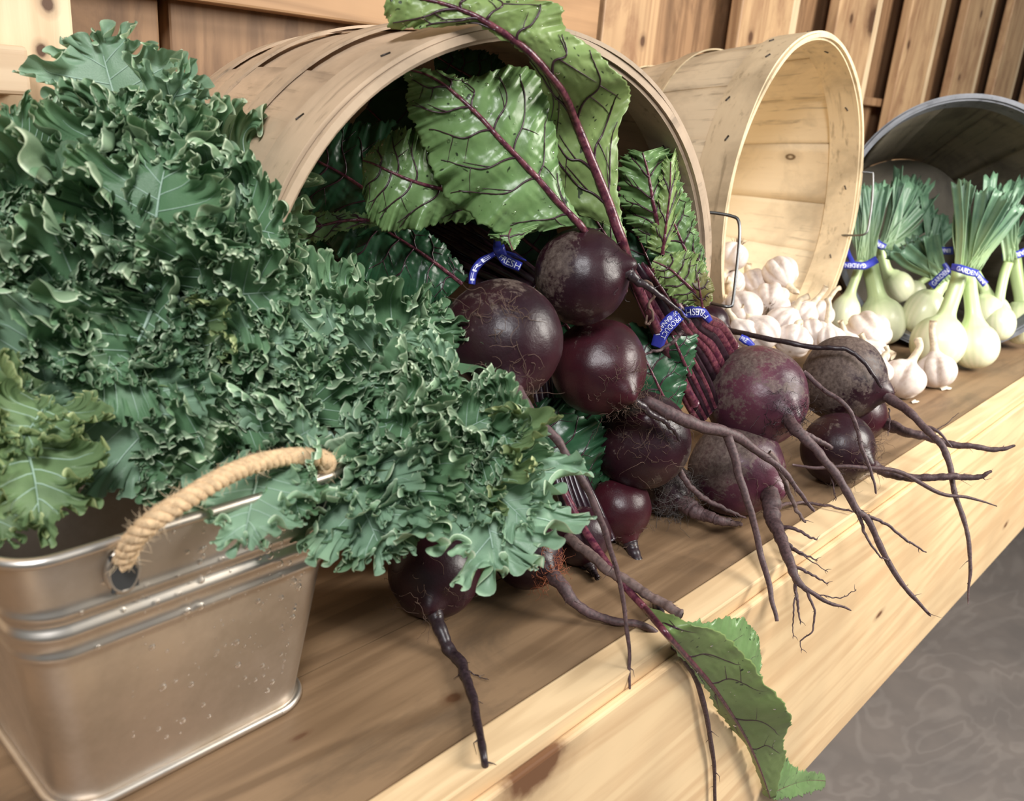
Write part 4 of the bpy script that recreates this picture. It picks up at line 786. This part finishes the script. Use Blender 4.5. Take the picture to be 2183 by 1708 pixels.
o3 = onion('grey-green onion in shade behind the bright round one', 1914, 612, 33, 1.60, [(1890, 575, .0), (1880, 540, 0), (1877, 525, 0)], 3)
o4 = onion('long pale onion tilted towards the upper right, left of the front pair', 1968, 664, 40, 1.47, [(1995, 625, 0), (2008, 605, 0), (2012, 596, 0)], 4, 1.25, .34)
o5 = onion('brightest onion at the front, left one of the tied pair', 2000, 730, 56, 1.385, [(2020, 665, 0), (2042, 600, 0), (2046, 572, 0)], 5, 1.0, .30)
o6 = onion('bright onion at the front, right one of the tied pair', 2078, 738, 48, 1.392, [(2074, 665, 0), (2066, 600, 0), (2064, 575, 0)], 6, 1.0, .30)
o7 = onion('onion behind the right one of the front pair', 2106, 672, 44, 1.52, [(2100, 620, .0), (2086, 595, 0), (2078, 580, 0)], 7, 1.0, .25)
o8 = onion('onion peeping between the front pair and the one behind it', 2128, 690, 34, 1.50, [(2130, 640, 0), (2140, 590, 0), (2150, 560, 0)], 8, 1.1, .3)
o9 = onion('onion at the right edge of the picture with a green neck', 2180, 688, 40, 1.55, [(2178, 640, 0), (2168, 590, 0), (2162, 550, 0)], 9, 1.15, .34)
o10 = onion('small pale onion between the shaded onion and the tilted leaf fan', 1948, 622, 24, 1.62, [(1965, 600, 0), (1980, 590, 0)], 10)
blades(o1[0], 1.46, (1834, 560), fan(1812, 395, 1852, 400, 8, .0, 1), 11, 7)
blades(o2[0], 1.49, (1852, 560), fan(1838, 405, 1895, 392, 9, -.01, 2), 12, 7)
blades(o3[0], 1.60, (1880, 528), fan(1912, 385, 1998, 440, 16, .02, 3, 12), 13, 9, .6)
blades(o3[0], 1.62, (1885, 525), fan(1930, 375, 1985, 395, 7, .03, 31, 8), 33, 8, .6)
blades(o4[0], 1.45, (2010, 598), fan(1885, 545, 1985, 495, 11, -.02, 4, 6), 14, 9, .3)
blades(o10[0], 1.60, (1990, 570), fan(1970, 440, 2030, 480, 9, .02, 5, 12), 15, 7, .8)
blades(o5[0], 1.38, (2046, 575), fan(2038, 382, 2072, 386, 6, -.01, 6, 4), 16, 8, .0)
blades(o6[0], 1.38, (2064, 575), fan(2090, 405, 2183, 440, 15, -.02, 7, 9), 17, 8, .1)
blades(o7[0], 1.50, (2080, 575), fan(2110, 385, 2190, 395, 10, .02, 8, 8), 18, 7, .5)
blades(o9[0], 1.55, (2160, 548), fan(2130, 470, 2200, 470, 7, .0, 9, 10), 19, 8, .0)
blades(o8[0], 1.50, (2148, 555), fan(2120, 450, 2160, 430, 5, .0, 10, 10), 20, 7, .2)
def oband(label, segs):
    s0 = segs[0][0][0]; e_ = band('band_tie', label, P(s0[0], s0[1], s0[2]), 'blue bands printed GARDEN on the onions')
    for sg in segs: strip(e_, sg[0], sg[1], sg[2], flip=sg[3])
oband('blue GARDEN band around the left onions beside the pale basket', [([(1798, 566, 1.43), (1822, 566, 1.425), (1845, 566, 1.425), (1870, 553, 1.44)], [7, 8, 8, 8], [('GARDEN', .05, .68, -.6, .6)], True), ([(1803, 528, 1.45), (1810, 545, 1.44), (1818, 562, 1.43)], [6, 5, 6], [], False)])
oband('short piece of blue band behind the left onions, by the dark leaf fan', [([(1866, 516, 1.57), (1876, 523, 1.57), (1888, 528, 1.57)], [8, 8, 7], [('EN', .1, .8, -.5, .5)], True)])
oband('slanted blue band holding the leaf fan that points left', [([(1985, 611, 1.42), (2003, 592, 1.42), (2023, 574, 1.42)], [9, 8, 8], [('GARDEN', .1, .95, -.6, .6)], False), ([(2012, 562, 1.42), (2020, 575, 1.42), (2018, 585, 1.42)], [5, 6, 4], [], False)])
oband('blue band glimpsed behind the tall stalks of the front onions', [([(2006, 534, 1.55), (2018, 535, 1.55), (2032, 534, 1.55)], [8, 8, 8], [('EN', .3, .8, -.5, .5)], True)])
oband('bright blue GARDEN band on the front pair of onions', [([(2028, 569, 1.35), (2046, 573, 1.34), (2065, 579, 1.34), (2085, 584, 1.36)], [7, 9, 9, 8], [('GARDEN', .22, .98, -.55, .6)], False), ([(2082, 584, 1.36), (2092, 597, 1.36), (2101, 607, 1.36)], [7, 7, 8], [('EN', .2, .8, -.5, .5)], False)])
oband('blue GARDEN band at the right edge of the picture', [([(2136, 548, 1.51), (2155, 547, 1.505), (2175, 541, 1.505), (2195, 532, 1.52)], [8, 8, 8, 8], [('GARDEN', .15, .95, -.6, .6)], True)])
M_TAG = simple('dark_leaf_scrap', (.035, .035, .04), .6)
# ------------------------------------------------------------------ curly kale
M_KALE = [leafmat('kale_blade', (.036, .102, .048), (.085, .178, .085), edge=(.74, .85, .62), back=(.15, .29, .15), trans=.2, rough=.42, nscale=45),
          leafmat('kale_blade_pale', (.115, .245, .125), (.18, .33, .175), edge=(.74, .85, .64), back=(.26, .41, .28), trans=.18, rough=.4, nscale=45),
          leafmat('kale_blade_olive', (.10, .16, .055), (.17, .24, .09), edge=(.55, .60, .30), back=(.18, .28, .13), trans=.2, rough=.45, nscale=45)]
M_KRIB = simple('kale_rib', (.36, .50, .40), .4, 0, 120, .2)
def kale_mesh(seed, L=1.0, W=.42, curl=1.0, bend=.5, N=26, nt=1150, nr=32, cup=.35, cw=.17):
    """unit kale leaf: base at the origin, tip towards +Y, upper face +Z; the rim of the blade turns up and is ruffled in folds within folds"""
    r = np.random.default_rng(seed); t = np.linspace(-1, 1, nt); side = np.sign(t); side[side == 0] = 1; a = 1 - np.abs(t)        # a: 0 base .. 1 tip
    base = W * np.sin(math.pi * np.clip(a, 0, 1) ** .62) ** .75; lob = 1 + .20 * np.sin(a * math.pi * 6 + side * .7 + seed) + .10 * n1(t, seed, 3)
    fade = np.clip(1.0 - np.clip((a - .90) / .10, 0, 1) ** 2, 0, 1)
    def outline(w): return side * w * fade, L * (.10 + .92 * a + .06 * np.sin(math.pi * a))
    xs, ys = outline(base); xe, ye = outline(base * lob)
    ym = L * (.04 + .86 * a); xm = np.zeros(nt)
    tx = np.gradient(xs); ty = np.gradient(ys); q = np.hypot(tx, ty) + 1e-9; tx /= q; ty /= q
    s_ = np.concatenate([[0], np.cumsum(np.hypot(np.diff(xs), np.diff(ys)))]); per = s_[-1]; s_ /= per
    dx, dy = xe - xm, ye - ym; w = np.hypot(dx, dy) + 1e-6; dx /= w; dy /= w
    c = np.minimum(cw * L * (1 + .35 * n1(s_, seed + 6, 3)), w * .85); flat_w = w - c * .55
    am = (1.45 + .55 * n1(s_, seed + 7, 4.0)) * curl; am = np.clip(am, .35, 2.3)
    rr = np.linspace(0, 1, nr) ** .72; split = .30
    Rr = np.repeat(rr[:, None], nt, 1); u = np.clip((Rr - split) / (1 - split), 0, 1)
    al = am * u; adv = np.where(Rr < split, Rr / split * flat_w, flat_w + c * np.sin(al) / am); z = np.where(Rr < split, 0, c * (1 - np.cos(al)) / am)
    ph = 2 * math.pi * N * s_ + 2.2 * n1(s_, seed + 2, 4) + 1.6 * n1(s_, seed + 3, 9); ph2 = 2 * math.pi * N * 2.6 * s_ + 3.0 * n1(s_, seed + 4, 11); ph0 = 2 * math.pi * N * .31 * s_ + 1.5 * n1(s_, seed + 8, 3)
    lam = per / N; am1 = np.clip(1 + .5 * n1(s_, seed + 5, 7), .25, 1.7); am2 = np.clip(1 + .6 * n1(s_, seed + 9, 12), .1, 1.9)
    g0 = np.clip((Rr - .25) / .75, 0, 1) ** 1.2; g1 = u ** 1.0; g2 = np.clip((u - .45) / .55, 0, 1) ** 1.2
    D = .060 * L * g0 * np.sin(ph0) + .62 * lam * g1 * am1 * np.sin(ph) + .20 * lam * g2 * am2 * np.sin(ph2)
    Tn = -.24 * lam * g1 * am1 * np.sin(2 * ph) - .09 * lam * g2 * am2 * np.sin(2 * ph2) + .05 * lam * g1 * np.sin(ph0 * 2)
    Up = .40 * lam * g1 * np.sin(ph * .5 + 1) + .12 * lam * g2 * np.sin(ph2 * .5)          # uneven height of the frill
    X = xm + dx * (adv - D * np.sin(al) + Up * np.cos(al)) + tx * Tn; Y = ym + dy * (adv - D * np.sin(al) + Up * np.cos(al)) + ty * Tn; Z = z + D * np.cos(al) + Up * np.sin(al)
    Z = Z + cup * (np.minimum(np.abs(X), W) / W) ** 1.6 * W * .5 + .010 * np.sin(Rr * 9 + a * 22) * (1 - Rr) * Rr - .02 * np.exp(-(X / .02) ** 2)
    def bendf(x, y, z):      # bend the leaf backwards along its length
        k = bend / L; th = y * k; rad = 1 / k
        return x, np.sin(th) * (rad + z) , (np.cos(th) - 1) * rad + z * np.cos(th)
    x, y, z = bendf(X, Y, Z); V = np.stack([x, y, z], -1).reshape(-1, 3)
    parts = []
    yy = np.linspace(-.25, .86, 40); m_ = np.stack(bendf(np.zeros(40), yy, np.full(40, -.012)), 1); parts.append(tube(m_ * L, [.024, .017, .010, .004], 8, up=(0, 0, 1)))
    for k in range(6):
        for sd in (-1, 1):
            i = int(np.argmin(np.abs((t * sd) - (1 - (k + .6 + .15 * sd) / 6.6)) + (np.sign(t) != sd) * 9)); js = np.arange(0, int(nr * .62)); ii = i - (sd * (js * .9)).astype(int); ii = np.clip(ii, 0, nt - 1)
            q = np.stack(bendf(X[js, ii], Y[js, ii], Z[js, ii]), 1); parts.append(tube(q + np.array([0, 0, .002]), [.006, .004, .0015], 5, False))
    Vr, Fr, _ = merge(parts)
    return V, gridf(nr, nt), Rr.ravel(), Vr, Fr
KV = []
for k, (w, cu, be, N_, cp, fl) in enumerate(((.42, 1.0, .5, 30, .35, .30), (.50, 1.1, .9, 34, .4, .34), (.38, 1.0, .3, 28, .5, .32), (.46, .9, 1.2, 32, .3, .27), (.52, .75, .5, 28, .2, .18), (.46, 1.2, 1.0, 36, .6, .38))):
    V, Fc, ed, Vr, Fr = kale_mesh(400 + k, 1.0, w, cu, be, N_, cup=cp, cw=fl); both = []
    for mt in M_KALE:
        me = bpy.data.meshes.new('kale_leaf'); me.from_pydata(V.tolist(), [], Fc.tolist()); me.materials.append(mt); me.polygons.foreach_set('use_smooth', [True] * len(me.polygons)); at = me.attributes.new('edge', 'FLOAT', 'POINT'); at.data.foreach_set('value', ed.astype(np.float32)); both.append(me)
    mr2 = bpy.data.meshes.new('kale_rib'); mr2.from_pydata(Vr.tolist(), [], Fr); mr2.materials.append(M_KRIB); mr2.polygons.foreach_set('use_smooth', [True] * len(mr2.polygons)); KV.append((both, mr2, be))
def kleaf(parent, base, tip, variant, mat=0, roll=0.0, face=1.0, wide=1.0, seed=0, facedir=None):
    """base, tip: (px, py, depth). The leaf's upper face turns to the camera, then rolls."""
    b0, t0 = P(*base), P(*tip); me, rib, be = KV[variant]; L = np.linalg.norm(t0 - b0) / (math.sin(be) / be * .96 if be < 1.5 else .6)
    yv = nrm(t0 - b0); vw = VIEW((b0 + t0) / 2) if facedir is None else nrm(facedir); zv = nrm(vw - yv * (vw @ yv)); xv = np.cross(yv, zv)
    c_, s_ = math.cos(roll), math.sin(roll); xv, zv = xv * c_ + zv * s_, zv * c_ - xv * s_
    al = be / 2 * face; yv, zv = yv * math.cos(al) + zv * math.sin(al), zv * math.cos(al) - yv * math.sin(al)
    M = Matrix(((xv[0] * L * wide, yv[0] * L, zv[0] * L, b0[0]), (xv[1] * L * wide, yv[1] * L, zv[1] * L, b0[1]), (xv[2] * L * wide, yv[2] * L, zv[2] * L, b0[2]), (0, 0, 0, 1)))
    o = bpy.data.objects.new('leaf', me[mat]); COL.objects.link(o); o.parent = parent; o.matrix_world = M
    pl = parent_loc(parent); o.matrix_basis = Matrix.Translation(-pl) @ M
    rb = bpy.data.objects.new('midrib', rib); COL.objects.link(rb); rb.parent = o; rb.matrix_basis = Matrix.Identity(4)
    return o
G_ = None
k1 = empty('kale_bunch', (.16, .50, .03), 'tall bunch of curly kale at the back left of the metal tub', 'kale')
k2 = empty('kale_bunch', (.22, .44, .03), 'curly kale bunch drooping over the right end of the metal tub onto the beets', 'kale')
k3 = empty('kale_bunch', (.11, .43, .03), 'yellowish kale bunch low in the front left corner of the metal tub', 'kale')
T = [ # bunch, base, tip, variant, material, roll, width
 (k1, (285, 345, .56), (215, 98, .545), 4, 1, .1, 1.0), (k1, (275, 330, .57), (375, 165, .56), 3, 1, -.3, .8), (k1, (235, 340, .57), (125, 215, .55), 2, 1, .5, .8),
 (k1, (290, 520, .53), (140, 310, .52), 1, 0, .3, 1.0), (k1, (300, 500, .52), (270, 280, .525), 5, 0, .1, 1.1), (k1, (330, 510, .52), (420, 285, .535), 2, 0, -.2, 1.1), (k1, (360, 520, .54), (560, 325, .565), 1, 0, -.4, .75),
 (k1, (400, 540, .53), (585, 440, .55), 4, 1, .0, .8), (k1, (270, 560, .50), (40, 390, .50), 5, 0, .2, .9), (k1, (240, 600, .49), (-40, 470, .48), 4, 1, .1, 1.0), (k1, (290, 560, .49), (130, 410, .48), 3, 0, .4, 1.0),
 (k1, (330, 590, .49), (350, 370, .48), 5, 0, 0, 1.15), (k1, (380, 590, .50), (520, 500, .50), 2, 0, -.3, 1.2), (k1, (300, 640, .475), (40, 620, .465), 1, 0, .3, 1.1), (k1, (320, 620, .475), (170, 560, .455), 5, 0, .5, 1.2),
 (k1, (350, 620, .475), (400, 480, .465), 1, 0, -.1, 1.2), (k1, (400, 620, .49), (590, 600, .495), 5, 0, -.4, 1.0), (k1, (330, 640, .475), (260, 800, .46), 3, 0, .2, 1.0), (k1, (380, 640, .48), (440, 770, .475), 5, 2, -.2, 1.1),
 (k1, (300, 640, .47), (90, 790, .455), 4, 0, .3, 1.1), (k1, (430, 600, .50), (560, 700, .50), 1, 0, -.3, 1.0), (k1, (220, 760, .475), (300, 950, .455), 3, 1, -.1, 1.0), (k1, (200, 690, .46), (-30, 830, .44), 4, 1, .1, 1.1),
 (k3, (110, 850, .455), (30, 980, .43), 5, 2, .2, .9), (k3, (40, 930, .44), (75, 1090, .415), 3, 2, 0, .7), (k3, (-30, 980, .43), (0, 1110, .41), 1, 2, .2, .8), (k3, (100, 980, .46), (95, 1080, .43), 2, 2, .4, .7), (k3, (10, 850, .44), (-30, 950, .42), 5, 2, .0, .9),
 (k2, (600, 800, .55), (640, 615, .57), 5, 0, .1, 1.0), (k2, (640, 800, .56), (775, 625, .575), 1, 0, -.1, 1.0), (k2, (700, 800, .56), (880, 680, .575), 5, 0, -.2, .95), (k2, (720, 860, .545), (915, 800, .56), 1, 0, -.2, .85),
 (k2, (600, 840, .53), (560, 690, .525), 2, 0, .2, 1.2), (k2, (640, 850, .52), (730, 680, .52), 4, 1, -.1, 1.1), (k2, (590, 900, .515), (470, 760, .51), 5, 0, .3, 1.0), (k2, (640, 900, .505), (560, 830, .49), 1, 1, .2, 1.3),
 (k2, (660, 910, .505), (720, 790, .50), 5, 0, -.1, 1.2), (k2, (730, 900, .53), (850, 780, .53), 2, 0, 0, 1.2), (k2, (600, 960, .49), (700, 900, .475), 5, 1, .1, 1.3), (k2, (540, 970, .475), (340, 1000, .46), 1, 0, .3, 1.0),
 (k2, (520, 940, .475), (400, 1060, .445), 5, 0, .2, 1.0), (k2, (560, 980, .46), (520, 1150, .425), 4, 1, .1, .8), (k2, (610, 1000, .46), (640, 1110, .45), 2, 0, 0, .9), (k2, (720, 960, .50), (800, 1140, .48), 5, 1, -.1, 1.0),
 (k2, (760, 900, .51), (860, 1110, .49), 1, 0, .1, 1.1), (k2, (800, 880, .53), (930, 950, .505), 5, 0, -.2, 1.0), (k2, (900, 960, .535), (1040, 890, .53), 1, 0, .1, .85), (k2, (940, 970, .53), (1120, 1030, .52), 5, 0, 0, .8),
 (k2, (980, 900, .535), (1055, 1195, .50), 4, 1, .05, 1.0), (k2, (990, 960, .525), (1090, 960, .51), 5, 0, .0, 1.2), (k2, (1000, 1000, .52), (1120, 1110, .505), 0, 1, .0, .9), (k2, (900, 950, .52), (930, 1120, .50), 2, 0, .2, 1.0), (k2, (980, 900, .54), (1010, 1080, .52), 5, 2, .1, 1.3), (k2, (450, 900, .49), (300, 940, .47), 5, 0, .3, .9),
 (k2, (660, 700, .57), (560, 600, .585), 1, 0, .3, .9), (k2, (800, 740, .575), (860, 640, .60), 2, 0, -.2, 1.0)]
for i, (par, b_, t_, va, mt, ro, wi) in enumerate(T): kleaf(par, b_, t_, va, mt, ro * 1.3 + .35 * math.sin(i * 2.4), 1.0 + .7 * math.sin(i * 1.7) if va != 4 else 1.0, wi * 1.05)
r = np.random.default_rng(77)       # leaves deeper in the mass
for i in range(16):
    bx_, by_ = r.uniform(150, 450), r.uniform(450, 700); an = r.uniform(0, 6.283); ln = r.uniform(130, 230)
    kleaf(k1, (bx_, by_, .56), (np.clip(bx_ + ln * math.cos(an), -60, 560), max(by_ + ln * math.sin(an), 300), .55), int(r.integers(0, 6)), 0, r.normal() * .4, 1.0, 1.0)
for i in range(14):
    bx_, by_ = r.uniform(560, 900), r.uniform(760, 980); an = r.uniform(0, 6.283); ln = r.uniform(110, 190)
    kleaf(k2, (bx_, by_, .575), (np.clip(bx_ + ln * math.cos(an), 420, 1080), np.clip(by_ + ln * math.sin(an), 640, 1090), .565), int(r.integers(0, 6)), 0, r.normal() * .4, 1.0, 1.0)
for i in range(7):
    bx_, by_ = r.uniform(150, 520), r.uniform(780, 900); an = r.uniform(0, 6.283)
    kleaf([k1, k2, k3][i % 3], (bx_, by_, .52), (bx_ + 120 * math.cos(an), min(by_ + 120 * math.sin(an), 1040), .51), int(r.integers(0, 6)), 0, r.normal() * .4, 1.0, 1.0)
r = np.random.default_rng(91)       # small tight curls over the surface of the mass
def curl_leaf(par, x, y, d, ln, mt):
    an = math.atan2(y - (560 if par is k1 else 900), x - (300 if par is k1 else 700)) + r.normal() * .9
    kleaf(par, (x - ln * .5 * math.cos(an), y - ln * .5 * math.sin(an), d + .022), (x + ln * .5 * math.cos(an), y + ln * .5 * math.sin(an), d - .004), int(r.choice([0, 1, 2, 5])), mt, r.normal() * .5, r.uniform(.4, 1.5), r.uniform(.95, 1.25))
for k in range(52):
    for _ in range(50):
        x, y = r.uniform(10, 560), r.uniform(290, 800)
        if y < 330 and x > 480: continue
        if x < 60 and y < 380: continue
        if x > 440 and y < 470 and x - 440 > (470 - y) * -.2 + 60: continue
        break
    curl_leaf(k1, x, y, (.430 if x < 330 else .437) + .05 * (800 - y) / 500 + .05 * x / 600, r.uniform(95, 150), 0 if r.random() < .72 else (1 if r.random() < .7 else 2))
for k in range(34):
    for _ in range(99):
        x, y = r.uniform(440, 1080), r.uniform(640, 1080)
        if y > 930 and x < 700: continue
        if (x - 560) * .62 + 640 > y + 40: continue
        break
    curl_leaf(k2, x, y, .487 + .00010 * (x - 560) - .00012 * (y - 830), r.uniform(85, 135), 0 if r.random() < .75 else 1)
